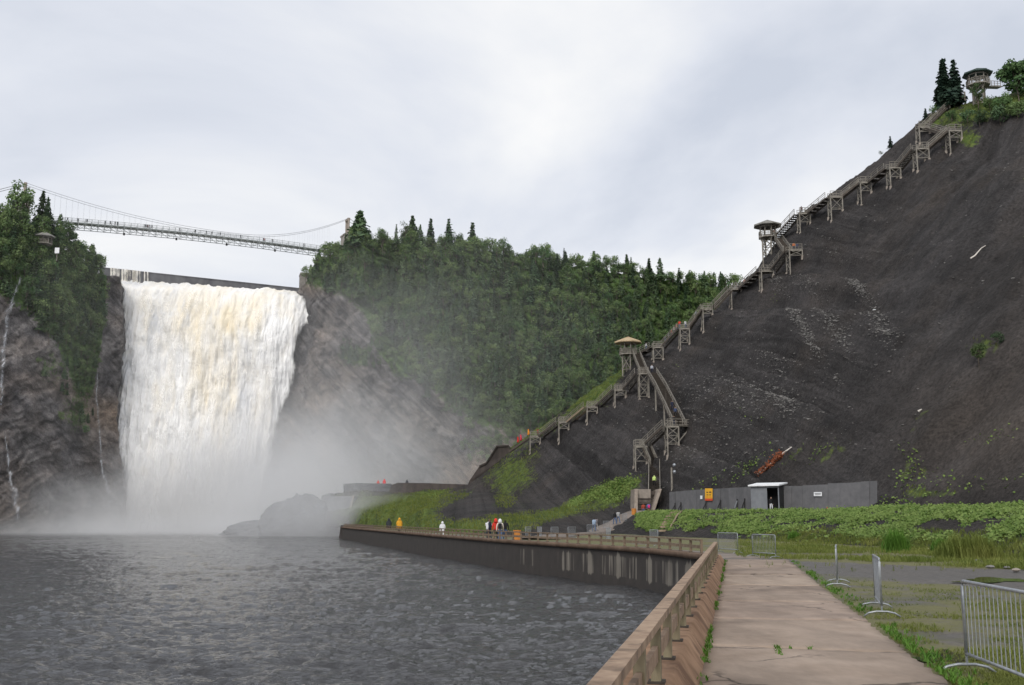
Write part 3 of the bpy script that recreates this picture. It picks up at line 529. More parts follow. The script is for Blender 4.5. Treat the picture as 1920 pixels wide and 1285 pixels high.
G[..., 1] -= fl; G[:12, :, 2] += fbm(np.stack([q[:12, :, 0] * 0.6, q[:12, :, 2] * 0.1], -1), 4, 323) * 0.8 * np.linspace(1, 0, 12)[:, None]
tan_ += fbm(np.stack([q[..., 0] * 0.14, q[..., 2] * 0.06], -1), 4, 329) * 0.26 + 0.03; thin += np.clip(fbm(np.stack([q[..., 0] * 0.22, q[..., 2] * 0.06], -1), 4, 333) * 0.35, -0.1, 0.3)
fall_root = link('waterfall', np_mesh('waterfall', G, grid_faces(NY, NX), True, {'edge': ed, 'tan': tan_, 'thin': thin}), None, M['falls'])
tag(fall_root, 'broad white and cream waterfall plunging over the rock cliff', 'waterfall')
vm = M['veil'] = foam_mat('spray_veil', (0.97, 0.965, 0.955), (0.93, 0.86, 0.72), cut=0.9, grey=(0.88, 0.89, 0.90))
V2 = G[::3, ::3].copy(); V2[..., 1] -= 1.6 + 2.2 * np.clip((vrow[::3] - 540) / 300, 0, 1)[:, None]; q2 = V2.copy()
V2[..., 1] += fbm(np.stack([q2[..., 0] * 0.3, q2[..., 2] * 0.05], -1), 3, 351) * 1.0
pat = fbm(np.stack([q2[..., 0] * 0.40, q2[..., 2] * 0.075], -1), 5, 357, 0.62); e2 = np.clip(0.02 + pat * 0.75, -0.5, 0.75) * np.minimum(ed[::3, ::3] * 1.0, 1) - (1 - np.clip(ed[::3, ::3] * 1.4, 0, 1)) * 0.6
e2 -= 0.6 * (1 - sstep(530, 560, vrow[::3]))[:, None]
link('spray_veil', np_mesh('spray_veil', V2, grid_faces(*V2.shape[:2]), True, {'edge': e2, 'tan': tan_[::3, ::3] - 0.05, 'thin': np.full(e2.shape, -0.3)}), fall_root, vm)
def ribbon(name, sheet, pts, off, label=None, parent=None, n=60, m=7, toc=0.25, cat=None):
    pts = np.array(pts, float); vv = np.linspace(pts[0, 1], pts[-1, 1], n); uc = np.interp(vv, pts[:, 1], pts[:, 0]); ww = np.interp(vv, pts[:, 1], pts[:, 2])
    Gr = np.zeros((n, m, 3)); e_ = np.zeros((n, m))
    for j in range(n):
        for k in range(m):
            a = k / (m - 1) * 2 - 1; u = uc[j] + a * ww[j] * 1.5 + math.sin(j * 0.5) * ww[j] * 0.25; p = sheet.hit(u, vv[j]); p2 = P(u, vv[j], p.y - off); Gr[j, k] = p2; e_[j, k] = min(1, (1 - abs(a)) * 1.1) * min(1, j / 4) * 0.9
    Gr[..., 1] = np.minimum(Gr[..., 1], np.minimum.accumulate(Gr[..., 1], 0) + 1.5)
    z = np.zeros((n, m)); o = link(name, np_mesh(name, Gr, grid_faces(n, m), True, {'edge': e_ * 0.30 - 0.12, 'tan': z - 0.1, 'thin': z + toc * 0.9}), parent, M['thinfall'])
    if label: tag(o, label, cat or 'cascade', 'thin cascades on the wooded cliff')
    return o
ribbon('cascade', LC, [(40, 512, 1.5), (30, 545, 4), (14, 585, 6), (8, 640, 5), (5, 700, 4), (2, 760, 4)], 1.0, 'thin white cascade sliding from under the trees by the photo edge')
ribbon('cascade', LC, [(8, 800, 1.5), (14, 850, 3), (22, 900, 6), (30, 940, 6), (34, 975, 7)], 1.0, 'lower thin cascade falling down bare rock to the basin')
ribbon('cascade', LC, [(182, 690, 1.2), (184, 780, 1.6), (190, 850, 2.2), (200, 890, 2.6), (213, 925, 2.0)], 0.8, 'hair thin trickle running down rock between bushes and main waterfall')
# ---- dam behind the crest
DA, DB = P(188, 502, 352), P(569, 541.5, 386); dz_ = (DA.z + DB.z) / 2
dr = empty('dam', ((DA.x + DB.x) / 2, (DA.y + DB.y) / 2, dz_ - 12)); tag(dr, 'long dark concrete dam behind the crest of the waterfall', 'dam')
def w2l(root, p): return Vector(p) - Vector(root.location)
d = (DB - DA); d.z = 0; L_ = d.length; d.normalize(); nrm = Vector((d.y, -d.x, 0)); 
prof = [(0, -12), (3.2, -12), (2.2, -6), (1.2, -2), (0.7, -0.55), (0.75, -0.5), (0.75, 0), (-0.8, 0), (-0.8, -12)]
mb = MB(); K = 40
for i in range(K + 1):
    c = DA + d * (L_ * i / K)
    for a, z in prof: mb.v.append(tuple(w2l(dr, Vector((c.x, c.y, dz_)) + nrm * a + Vector((0, 0, z)))))
n_ = len(prof)
for i in range(K):
    for k in range(n_): mb.f.append((i * n_ + k, i * n_ + (k + 1) % n_, (i + 1) * n_ + (k + 1) % n_, (i + 1) * n_ + k))
mb.build('spillway', M['dam'], dr)
mb = MB(); mb.box(w2l(dr, P(570, 536, 381)), (3.2, 3.5, 9), 0.3); mb.box(w2l(dr, P(571, 517, 381)), (3.6, 3.9, 0.5), 0.3); mb.build('abutment', M['stone'], dr)
for k in range(11):                                  # water spilling over the low end of the dam
    a = 0.05 + k * 0.0165 + random.uniform(-.004, .004); c = DA + d * (L_ * a); ww = random.uniform(0.6, 1.5) * (1 if k < 8 else 0.6)
    rows = []
    for j, (o_, z) in enumerate([(0.2, 0.06), (0.95, 0.0), (1.2, -1.0), (1.9, -3), (2.6, -6), (3.6, -11)]):
        rows.append([w2l(dr, Vector((c.x, c.y, dz_ + z)) + nrm * (o_ + 0.15) + d * (ww * s2)) for s2 in (-1, -0.4, 0.3, 1)])
    G_ = np.array(rows); z_ = np.zeros(G_.shape[:2]); e_ = z_ + np.array([-0.25, 0.35, 0.30, -0.25])[None] - 0.25 * random.random()
    link('spill', np_mesh('spill', G_, grid_faces(6, 4), True, {'edge': e_, 'tan': z_ + 0.3, 'thin': z_ - 0.1}), dr, M['falls'])

# ------------------------------------------------------------------ suspension bridge
BA, BB = P(96, 416.5, 331), P(622, 472.5, 371); bz = (BA.z + BB.z) / 2; BA.z = BB.z = bz
br = empty('suspension_bridge', ((BA.x + BB.x) / 2, (BA.y + BB.y) / 2, bz)); tag(br, 'grey steel suspension footbridge hanging over the waterfall crest', 'bridge')
bd = (BB - BA).normalized(); bn = Vector((bd.y, -bd.x, 0)); BL = (BB - BA).length; BW = 1.5
def bp_(s, side, z): return w2l(br, BA + bd * s + bn * (side * BW) + Vector((0, 0, z)))
camber = lambda s: 0.9 * math.sin(math.pi * s / BL)
mb = MB(); NS = 46
for i in range(NS):
    s0, s1 = BL * i / NS, BL * (i + 1) / NS; mb.bar(bp_(s0, 0, camber(s0)), bp_(s1, 0, camber(s1)), 2 * BW, 0.35)
deck = mb.build('deck', M['bridge'], br)
for side in (1, -1):
    mb = MB()
    for i in range(NS):
        s0, s1 = BL * i / NS, BL * (i + 1) / NS; c0, c1 = camber(s0), camber(s1)
        for z in (0.5, 0.9, 1.35): mb.bar(bp_(s0, side, c0 + z), bp_(s1, side, c1 + z), 0.07 if z < 1.3 else 0.1)
        mb.bar(bp_(s0, side, c0 + 0.1), bp_(s0, side, c0 + 1.38), 0.13)
    mb.build('railing', M['bridge'], br)
    mb = MB()
    for i in range(NS):
        s0, s1 = BL * i / NS, BL * (i + 1) / NS; c0, c1 = camber(s0), camber(s1)
        mb.bar(bp_(s0, side, c0 - 1.75), bp_(s1, side, c1 - 1.75), 0.16)
        mb.bar(bp_(s0, side, c0 - 0.15), bp_(s0, side, c0 - 1.75), 0.13)
        mb.bar(bp_(s0, side, c0 - (0.2 if i % 2 else 1.7)), bp_(s1, side, c1 - (1.7 if i % 2 else 0.2)), 0.10)
    mb.build('truss', M['bridge'], br)
for s in (0.24, 0.42, 0.60, 0.78):
    mb = MB(); q = bp_(BL * s, 0, camber(BL * s) - 2.05); mb.box(q, (0.55, 0.5, 0.55)); mb.lathe([(0.1, -0.55), (0.35, -0.5), (0.28, -0.25)], 8, q); mb.build('floodlight', M['black'], br)
TL, TR = P(48, 345, 327), P(652, 411, 373.5); tops = []
for T, base_v, yy in ((TL, 410, 327), (TR, 446, 373.5)):
    q = w2l(br, T); zb = P(48 if T is TL else 652, base_v, yy).z - br.location.z; zc = q.z - 6.6
    tw = MB()
    for side in (-1, 1): tw.bar(q + bn * side * 1.3 + Vector((0, 0, -7)), q + bn * side * 1.3, 0.85, 0.7)
    tw.bar(q + bn * -1.7 + Vector((0, 0, -0.4)), q + bn * 1.7 + Vector((0, 0, -0.4)), 0.9, 0.9); tw.bar(q + bn * -1.3 + Vector((0, 0, -5)), q + bn * 1.3 + Vector((0, 0, -5)), 0.5)
    tob = tw.build('tower', M['concrete'], br)
    pr = MB(); pr.box(q + Vector((0, 0, -6.6 - 7)), (3.4, 4.6, 14), math.atan2(bd.y, bd.x)); pr.box(q + Vector((0, 0, -6.35)), (3.9, 5.1, 0.5), math.atan2(bd.y, bd.x)); pr.build('pier', M['stone'], tob); tops.append(q)
for side in (1, -1):
    A = tops[0] + bn * side * 1.3; B = tops[1] + bn * side * 1.3; pts = []; m_ = 0.63
    zlow = camber(BL * .6) + 1.7
    for i in range(61):
        f = i / 60; p = A.lerp(B, f)
        za = A.z - zlow; zb2 = B.z - zlow
        z = zlow + (za * ((m_ - f) / m_) ** 2 if f < m_ else zb2 * ((f - m_) / (1 - m_)) ** 2); pts.append(Vector((p.x, p.y, z)))
    cab = MB().tube(pts, 0.065, 5).build('main_cable', M['cable'], br)
    MB().tube([A, A - bd * 34 + Vector((0, 0, -15))], 0.10, 5).build('back_stay', M['cable'], br); MB().tube([B, B + bd * 30 + Vector((0, 0, -16))], 0.10, 5).build('back_stay', M['cable'], br)
    hm = MB()
    for i in range(3, 58):
        p = pts[i]; s = (Vector((p.x, p.y, 0)) - bp_(0, side, 0)).dot(bd)
        if 0 < s < BL and p.z - camber(s) > 1.5: hm.tube([p, Vector((p.x, p.y, camber(s)))], 0.013, 4)
    tag(hm.build('hanger', M['cable'], cab), kind='stuff')

# ------------------------------------------------------------------ parapet, promenade wall, railings, walkway
M['parapet'] = mat('parapet_concrete', (0.20, 0.115, 0.066), (0.34, 0.215, 0.135), 1.6, 0.9, 0.15, 14, coord='World', c3=(0.135, 0.075, 0.045), s3=0.8)
M['slab'] = mat('walkway_concrete', (0.255, 0.196, 0.154), (0.335, 0.265, 0.214), 0.9, 0.9, 0.10, 60, coord='World', c3=(0.205, 0.158, 0.126), s3=0.5, detail=10, rand=0.07)
t = M['slab'].node_tree; b = t.nodes['Principled BSDF']; L = t.links.new; src = b.inputs['Base Color'].links[0].from_socket    # hairline cracks and damp stains
gq = node(t, 'ShaderNodeNewGeometry'); nq = node(t, 'ShaderNodeTexNoise'); nq.inputs['Scale'].default_value = 1.6; nq.inputs['Detail'].default_value = 6; L(gq.outputs['Position'], nq.inputs['Vector'])
mq = node(t, 'ShaderNodeMixRGB', blend_type='ADD'); mq.inputs[0].default_value = 0.9; L(gq.outputs['Position'], mq.inputs[1]); L(nq.outputs['Color'], mq.inputs[2])
vq = node(t, 'ShaderNodeTexVoronoi', feature='DISTANCE_TO_EDGE'); vq.inputs['Scale'].default_value = 0.30; L(mq.outputs[0], vq.inputs['Vector'])
rq = node(t, 'ShaderNodeMapRange'); rq.inputs[1].default_value = 0.004; rq.inputs[2].default_value = 0.014; rq.inputs[3].default_value = 0.35; rq.inputs[4].default_value = 1.0; L(vq.outputs['Distance'], rq.inputs[0])
nm_ = node(t, 'ShaderNodeTexNoise'); nm_.inputs['Scale'].default_value = 0.35; nm_.inputs['Detail'].default_value = 6; L(gq.outputs['Position'], nm_.inputs['Vector'])
rm = node(t, 'ShaderNodeMapRange'); rm.inputs[1].default_value = 0.46; rm.inputs[2].default_value = 0.54; L(nm_.outputs['Fac'], rm.inputs[0])
xq = node(t, 'ShaderNodeMixRGB', blend_type='MULTIPLY'); L(rm.outputs[0], xq.inputs[0]); L(src, xq.inputs[1]); L(rq.outputs[0], xq.inputs[2])
nd = node(t, 'ShaderNodeTexNoise'); nd.inputs['Scale'].default_value = 0.55; nd.inputs['Detail'].default_value = 8; nd.inputs['Roughness'].default_value = 0.7; md_ = node(t, 'ShaderNodeMapping'); md_.inputs['Scale'].default_value = (1.6, 0.55, 1); L(gq.outputs['Position'], md_.inputs[0]); L(md_.outputs[0], nd.inputs['Vector'])
rd2 = node(t, 'ShaderNodeMapRange'); rd2.inputs[1].default_value = 0.40; rd2.inputs[2].default_value = 0.62; rd2.inputs[3].default_value = 0.78; rd2.inputs[4].default_value = 1.10; L(nd.outputs['Fac'], rd2.inputs[0])
xd = node(t, 'ShaderNodeMixRGB', blend_type='MULTIPLY'); xd.inputs[0].default_value = 1; L(xq.outputs[0], xd.inputs[1]); L(rd2.outputs[0], xd.inputs[2]); L(xd.outputs[0], b.inputs['Base Color'])
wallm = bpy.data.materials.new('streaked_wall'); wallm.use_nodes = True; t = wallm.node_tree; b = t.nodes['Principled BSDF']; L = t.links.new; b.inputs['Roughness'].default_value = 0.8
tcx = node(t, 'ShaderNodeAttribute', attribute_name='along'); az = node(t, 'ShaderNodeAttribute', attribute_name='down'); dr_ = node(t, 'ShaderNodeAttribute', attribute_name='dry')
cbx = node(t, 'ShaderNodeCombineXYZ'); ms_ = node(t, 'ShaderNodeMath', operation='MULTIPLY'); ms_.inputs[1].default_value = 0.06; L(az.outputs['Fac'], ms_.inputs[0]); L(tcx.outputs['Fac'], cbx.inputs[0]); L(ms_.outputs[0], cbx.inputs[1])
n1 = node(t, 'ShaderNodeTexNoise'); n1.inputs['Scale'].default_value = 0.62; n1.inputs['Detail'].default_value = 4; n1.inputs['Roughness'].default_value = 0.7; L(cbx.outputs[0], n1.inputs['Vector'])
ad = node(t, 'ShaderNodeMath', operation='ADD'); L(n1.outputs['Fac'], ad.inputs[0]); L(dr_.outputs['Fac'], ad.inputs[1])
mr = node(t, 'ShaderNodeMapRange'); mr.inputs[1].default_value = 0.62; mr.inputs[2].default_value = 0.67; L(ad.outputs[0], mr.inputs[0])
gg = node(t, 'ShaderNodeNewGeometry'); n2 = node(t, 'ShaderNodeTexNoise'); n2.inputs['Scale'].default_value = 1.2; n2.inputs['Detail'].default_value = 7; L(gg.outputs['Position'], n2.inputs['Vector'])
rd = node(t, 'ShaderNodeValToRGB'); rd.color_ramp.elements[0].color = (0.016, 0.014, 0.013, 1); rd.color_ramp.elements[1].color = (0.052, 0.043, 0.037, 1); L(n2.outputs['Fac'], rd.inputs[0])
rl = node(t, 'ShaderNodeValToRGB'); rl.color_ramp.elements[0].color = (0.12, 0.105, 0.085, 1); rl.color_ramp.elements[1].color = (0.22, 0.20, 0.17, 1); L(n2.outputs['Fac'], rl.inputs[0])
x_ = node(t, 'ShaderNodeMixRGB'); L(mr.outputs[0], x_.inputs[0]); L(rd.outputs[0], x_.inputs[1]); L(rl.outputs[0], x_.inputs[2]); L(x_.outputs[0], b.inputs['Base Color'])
bp = node(t, 'ShaderNodeBump'); bp.inputs['Strength'].default_value = 0.5; bp.inputs['Distance'].default_value = 0.05; L(n2.outputs['Fac'], bp.inputs['Height']); L(bp.outputs[0], b.inputs['Normal'])
# near parapet, cross-section (offset to the left of the walkway edge, height)
LED = 0.30
dW = Vector((0.2057, 1, 0)).normalized(); nW = Vector((-dW.y, dW.x, 0))           # nW points to the water
def wp(y, off, z): return Vector((WALK(y), y, 0)) + nW * off + Vector((0, 0, z))
par = empty('parapet', (WALK(10), 10, 0)); tag(par, 'low brown concrete parapet with sloping kerb along the walkway and water', 'parapet')
ys = [-6, -2.5, 1.0, 4.5, 8, 11.4, 14.9, 18.4, 21.9, 25.4, 28.9, 32.4, 35.9, 39.4, 43.0, 46.2]
for i in range(len(ys) - 1):                        # cast sections with a thin joint between them
    y0, y1 = ys[i] + 0.012, ys[i + 1] - 0.012; n_ = 10; pr = [(-0.02, -0.12), (-0.02, 0.0), (0.17, LED - 0.015), (0.20, LED), (0.55, LED + 0.006), (0.88, LED), (0.93, LED - 0.06), (0.93, -2.3)]
    V = []
    for k in range(n_ + 1):
        y = y0 + (y1 - y0) * k / n_
        for j, (o_, z) in enumerate(pr):
            jit = (random.uniform(-1, 1) * 0.0035 if j in (2, 3) else 0); V.append(wp(y, o_ + jit, z + jit))
    Gp = np.array([list(v) for v in V]).reshape(n_ + 1, len(pr), 3) - np.array(par.location)
    link('section', np_mesh('section', Gp, grid_faces(n_ + 1, len(pr)), False), par, M['parapet'])
def railing(root, pts, posts_every, zbase, main_every, rail_mat, post_mat, h=0.54, inner=None, joint=2, broad=0.14):
    # pts: polyline; posts at even spacing along it, top boards and mid boards between the posts
    P_ = [Vector(p) for p in pts]; seg = [(P_[i + 1] - P_[i]).length for i in range(len(P_) - 1)]; tot = sum(seg)
    def along(s):
        for i, l in enumerate(seg):
            if s <= l or i == len(seg) - 1: d = (P_[i + 1] - P_[i]).normalized(); return P_[i] + d * s, d
            s -= l
    n = int(tot / posts_every); st = []
    for k in range(n + 1):
        p, d = along(k * posts_every); st.append((p, d)); rz = math.atan2(d.y, d.x)
        hh = h + (0.0 if k % main_every else 0.02)
        q = p - Vector(root.location)
        MB().box((q.x, q.y, zbase + hh / 2 - root.location.z), (broad, 0.09, hh), rz).build('post', post_mat, root)
        MB().box((q.x, q.y, zbase + 0.012 - root.location.z), (broad + 0.05, 0.16, 0.024), rz).build('base_plate', M['wooddark'], root)
    for k in range(0, n, joint):
        a = st[k][0] - Vector(root.location); b_ = st[min(k + joint, n)][0] - Vector(root.location); a.z = b_.z = 0
        if k + joint > n: continue
        d = (b_ - a).normalized(); zt = zbase - root.location.z + h + 0.03
        mb = MB().bar(a + d * 0.008 + Vector((0, 0, zt)), b_ - d * 0.008 + Vector((0, 0, zt)), 0.135, 0.07)
        mb.build('top_rail', rail_mat, root)
    for k in range(n):
        a = st[k][0] - Vector(root.location); b_ = st[k + 1][0] - Vector(root.location); a.z = b_.z = 0; d = (b_ - a).normalized(); z0 = zbase - root.location.z + h * 0.50
        MB().bar(a + d * (broad / 2) + Vector((0, 0, z0)), b_ - d * (broad / 2) + Vector((0, 0, z0)), 0.05, 0.14).build('mid_rail', rail_mat, root)
rr = empty('railing', wp(10, 0.30, LED)); tag(rr, 'low brown wooden railing beside the concrete walkway in front', 'railing')
railing(rr, [wp(-1.80, 0.30, 0), wp(45.45, 0.30, 0)], 1.75, LED, 2, M['railtop'], M['post'])
# promenade: wall, coping, railing, path
pr_ = empty('promenade_wall', (*PROM[3], -1.8)); tag(pr_, 'long stained concrete quay wall with brown coping above the basin', 'wall')
PL = [wp(46.2, 0.93, 0)] + [Vector((x_, y_, 0)) for x_, y_ in PROM[1:]]; PL[0].z = 0
# resample
pp = [PL[0]]; 
for i in range(len(PL) - 1):
    d = PL[i + 1] - PL[i]; n_ = max(1, int(d.length / 1.2))
    for k in range(1, n_ + 1): pp.append(PL[i] + d * k / n_)
for it in range(10): pp = [pp[0]] + [(pp[i - 1] + pp[i] * 2 + pp[i + 1]) / 4 for i in range(1, len(pp) - 1)] + [pp[-1]]
al_ = [0]
for i in range(1, len(pp)): al_.append(al_[-1] + (pp[i] - pp[i - 1]).length)
def pnorm(i): d = (pp[min(i + 1, len(pp) - 1)] - pp[max(i - 1, 0)]).normalized(); return Vector((-d.y, d.x, 0)), d    # towards the water
zr = [0.10, 0.02, -0.3, -0.8, -1.3, -1.75, -2.4]; V = []; A1 = []; A2 = []; A3 = []
for i, p in enumerate(pp):
    nv, d = pnorm(i)
    for k, z in enumerate(zr):
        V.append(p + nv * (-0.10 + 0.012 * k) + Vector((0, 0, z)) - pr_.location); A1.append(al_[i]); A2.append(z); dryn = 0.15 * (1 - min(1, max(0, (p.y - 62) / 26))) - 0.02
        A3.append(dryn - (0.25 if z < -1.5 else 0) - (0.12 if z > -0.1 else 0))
V = np.array([list(v) for v in V]).reshape(len(pp), len(zr), 3)
link('wall_face', np_mesh('wall_face', V, grid_faces(len(pp), len(zr)), False, {'along': A1, 'down': A2, 'dry': A3}), pr_, wallm)
cs = [(-0.10, 0.08), (0.06, 0.06), (0.06, LED - 0.02), (0.04, LED), (-0.62, LED), (-0.66, LED - 0.03), (-0.80, 0.0), (-0.80, -0.1)]; V = []
for i, p in enumerate(pp):
    nv, d = pnorm(i)
    for a, z in cs: V.append(p + nv * a + Vector((0, 0, z)) - pr_.location)
V = np.array([list(v) for v in V]).reshape(len(pp), len(cs), 3)
M['coping'] = mat('coping_concrete', (0.095, 0.062, 0.042), (0.175, 0.118, 0.082), 1.0, 0.85, 0.3, 9, coord='World')
link('coping', np_mesh('coping', V, grid_faces(len(pp), len(cs)), False), pr_, M['coping'])
e0 = pp[-1]; mb = MB(); nv, d = pnorm(len(pp) - 1)                 # battered end of the quay
mb.poly_prism([w2l(pr_, e0 + nv * 0.0 + Vector((0, 0, 0.3))), w2l(pr_, e0 + nv * 0.0 + Vector((0, 0, -2.4))), w2l(pr_, e0 + d * 5.5 + Vector((0, 0, -2.4))), w2l(pr_, e0 + d * 1.5 + Vector((0, 0, 0.6)))], -nv * 6); mb.build('quay_end', M['wetwall'], pr_)
pq = []
for i, p in enumerate(pp):
    nv, d = pnorm(i); pq.append(p - nv * 0.36)
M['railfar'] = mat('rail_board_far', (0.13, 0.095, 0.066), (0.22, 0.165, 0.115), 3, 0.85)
r2 = empty('railing', (pq[0].x, pq[0].y, LED)); tag(r2, 'long brown wooden railing on the quay wall, running towards the falls', 'railing')
k0 = 1
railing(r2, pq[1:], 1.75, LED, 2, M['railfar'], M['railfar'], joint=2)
V = []
for i, p in enumerate(pp):
    nv, d = pnorm(i)
    for a in (-0.7, -2.2, -3.8, -5.0, -5.06): V.append(p + nv * a + Vector((0, 0, 0.006 if a > -5.05 else -0.2)))
V = np.array([list(v) for v in V]).reshape(len(pp), 5, 3); V[3, :, 2] = -0.2; V[3, :, 1] += 0.9
M['path'] = mat('promenade_path', (0.15, 0.125, 0.105), (0.24, 0.205, 0.18), 0.8, 0.9, 0.3, 20, coord='World')
tag(link('path', np_mesh('path', V[3:], grid_faces(len(pp) - 3, 5), False), None, M['path']), 'grey brown path along the quay', kind='structure')
# walkway slabs
wk = empty('walkway', (WALK(20), 20, 0)); wk['kind'] = 'structure'; wk['label'] = 'pinkish brown concrete slab walkway beside the railing'
jy = [-8, -3.5, 1.5, 6.5, 11.3, 15.9, 20.2, 24.5, 30.3, 35.9, 42.0, 49.0]
sk = [0, 0.1, -0.05, 0.1, 0.0, -0.32, 0.05, -0.12, 0, 0, 0, 0]
gp = [0.02, 0.02, 0.02, 0.02, 0.025, 0.045, 0.02, 0.05, 0.05, 0.06, 0.05, 0.03]
for i in range(len(jy) - 1):
    nY, nX = 26, 16; V = np.zeros((nY, nX, 3)); lift = random.uniform(-0.006, 0.008); rim = np.zeros((nY, nX))
    for a in range(nY):
        for c in range(nX):
            fx = c / (nX - 1); y0 = jy[i] + sk[i] * fx + gp[i] * (0.6 + 0.8 * abs(math.sin(fx * 7 + i))); y1 = jy[i + 1] + sk[i + 1] * fx - gp[i + 1] * (0.6 + 0.6 * abs(math.sin(fx * 9 + i)))
            y = y0 + (y1 - y0) * a / (nY - 1); p = wp(y, -fx * WWID, 0.012 + lift)
            if c in (0, nX - 1): p = p + nW * (random.uniform(-0.03, 0.05) * (1 if c else 0.4))
            z = p.z + 0.004 * math.sin(p.x * 2.1 + p.y * 1.3)
            if a in (0, nY - 1) or c in (0, nX - 1): z -= 0.010 + random.uniform(0, 0.012)
            V[a, c] = (p.x, p.y, z)
    bot = V.copy(); bot[..., 2] = -0.12
    f = grid_faces(nY, nX); ring = [(0, c) for c in range(nX)] + [(a, nX - 1) for a in range(1, nY)] + [(nY - 1, c) for c in range(nX - 2, -1, -1)] + [(a, 0) for a in range(nY - 2, 0, -1)]
    idx = [a * nX + c for a, c in ring]; extra = np.array([list(bot.reshape(-1, 3)[q]) for q in idx]); n0 = nY * nX
    sf = [(idx[(k + 1) % len(idx)], idx[k], n0 + k, n0 + (k + 1) % len(idx)) for k in range(len(idx))]
    link('slab', np_mesh('slab', np.concatenate([V.reshape(-1, 3), extra]) - np.array(wk.location), np.concatenate([f, np.array(sf)]), False), wk, M['slab'])

# ------------------------------------------------------------------ timber stairs and lookout pavilions
def lrail(mb, a, b, n, h=1.07, t=0.085, mid=True):
    a = Vector(a); b = Vector(b)
    for k in range(n + 1): p = a.lerp(b, k / n); mb.bar(p, p + Vector((0, 0, h)), t)
    mb.bar(a + Vector((0, 0, h)), b + Vector((0, 0, h)), t * 1.2, t)
    if mid:
        for z in (0.18, 0.62): mb.bar(a + Vector((0, 0, z)), b + Vector((0, 0, z)), t * 0.6, t)
class Deck: pass
def landing(root, uL, uR, vd, foot, depth=1.9, wm=None, Yd=None, open_ends=True, backrail=True, levels=None):
    wm = wm or M['woodgrey']; h = HILL.hit(*foot); Yd = Yd or h.y; D = Deck()
    FL, FR = P(uL, vd, Yd), P(uR, vd, Yd); FR.z = FL.z; BL_, BR = FL + Vector((0, depth, 0)), FR + Vector((0, depth, 0)); D.FL, D.FR, D.BL, D.BR = FL, FR, BL_, BR
    D.left = (FL + BL_) / 2; D.right = (FR + BR) / 2; D.front = (FL + FR) / 2; D.back = (BL_ + BR) / 2; D.c = (FL + BR) / 2; D.Y = Yd; ro = Vector(root.location)
    dk = MB()
    n_ = 8
    for k in range(n_):
        y = FL.y + depth * (k + 0.5) / n_; dk.box(Vector(((FL.x + FR.x) / 2, y, FL.z - 0.05)) - ro, (FR.x - FL.x + 0.2, depth / n_ - 0.02, 0.08))
    for p, q in ((FL, FR), (BL_, BR), (FL, BL_), (FR, BR)): dk.bar(p - ro + Vector((0, 0, -0.2)), q - ro + Vector((0, 0, -0.2)), 0.14, 0.26)
    dko = dk.build('landing', wm, root)
    legs = []
    for p in (FL, FR, BL_, BR):
        g = min(HILL.height(p), p.z - 0.6); b = Vector((p.x, p.y, g - 0.25)); legs.append((p + Vector((0, 0, -0.2)), b))
        MB().bar(b - ro, p - ro + Vector((0, 0, -0.08)), 0.20).build('leg', wm, dko)
        fb = MB().lathe([(0.30, -0.5), (0.26, 0.35), (0.20, 0.38)], 8, b - ro + Vector((0, 0, 0.05))); fb.build('footing', M['concrete'], dko)
    bx = MB()
    for (a, b), (c, d) in ((legs[0], legs[1]), (legs[2], legs[3]), (legs[0], legs[2]), (legs[1], legs[3])):
        hh = min(a.z - b.z, c.z - d.z)
        if hh < 1.2: continue
        nl = levels or (2 if hh > 3.2 else 1)
        for i in range(nl):
            z0, z1 = a.z - (hh - 0.5) * i / nl, a.z - (hh - 0.5) * (i + 1) / nl
            A0, A1 = Vector((a.x, a.y, z0)), Vector((b.x, b.y, z1)); C0, C1 = Vector((c.x, c.y, z0)), Vector((d.x, d.y, z1))
            off = Vector((0, -0.10, 0)); bx.bar(A0 - ro + off, C1 - ro + off, 0.11, 0.09); bx.bar(C0 - ro - off * 0.3, A1 - ro - off * 0.3, 0.11, 0.09); bx.bar(A1 - ro, C1 - ro, 0.11, 0.10)
    if bx.v: bx.build('brace', wm, dko)
    rl = MB(); lrail(rl, FL - ro, FR - ro, 2); rl.build('railing', wm, dko)
    if backrail: rl = MB(); lrail(rl, BL_ - ro, BR - ro, 2); rl.build('railing', wm, dko)
    return D
def flight(root, a, b, width=1.7, wm=None, dark=None, rails=True, nrail=None):
    wm = wm or M['woodgrey']; dark = dark or M['wooddark']; ro = Vector(root.location); a = Vector(a) - ro; b = Vector(b) - ro
    if a.z > b.z: a, b = b, a
    d = b - a; hd = Vector((d.x, d.y, 0)); ln = hd.length; hd.normalize(); sd_ = Vector((-hd.y, hd.x, 0)); n = max(2, int(d.z / 0.19))
    st = MB()
    for s in (-1, 1): st.bar(a + sd_ * (s * width / 2) + Vector((0, 0, -0.22)), b + sd_ * (s * width / 2) + Vector((0, 0, -0.22)), 0.10, 0.36)
    sto = st.build('flight', dark, root)
    tr = MB(); rz = math.atan2(hd.y, hd.x)
    for k in range(n):
        p = a.lerp(b, (k + 0.5) / n); tr.box(p + Vector((0, 0, -0.03)), (max(0.22, ln / n * 0.92), width - 0.1, 0.06), rz)
    tag(tr.build('treads', dark, sto), kind='stuff')
    if rails:
        for s in (-1, 1):
            rl = MB(); lrail(rl, a + sd_ * (s * width / 2), b + sd_ * (s * width / 2), nrail or max(2, int(d.length / 2.2)), 1.0, 0.08); rl.build('handrail', wm, sto)
    return sto
T = {}
def stair_root(name, at_, label, cat='staircase'):
    r = empty(name, at_); tag(r, label, cat); return r
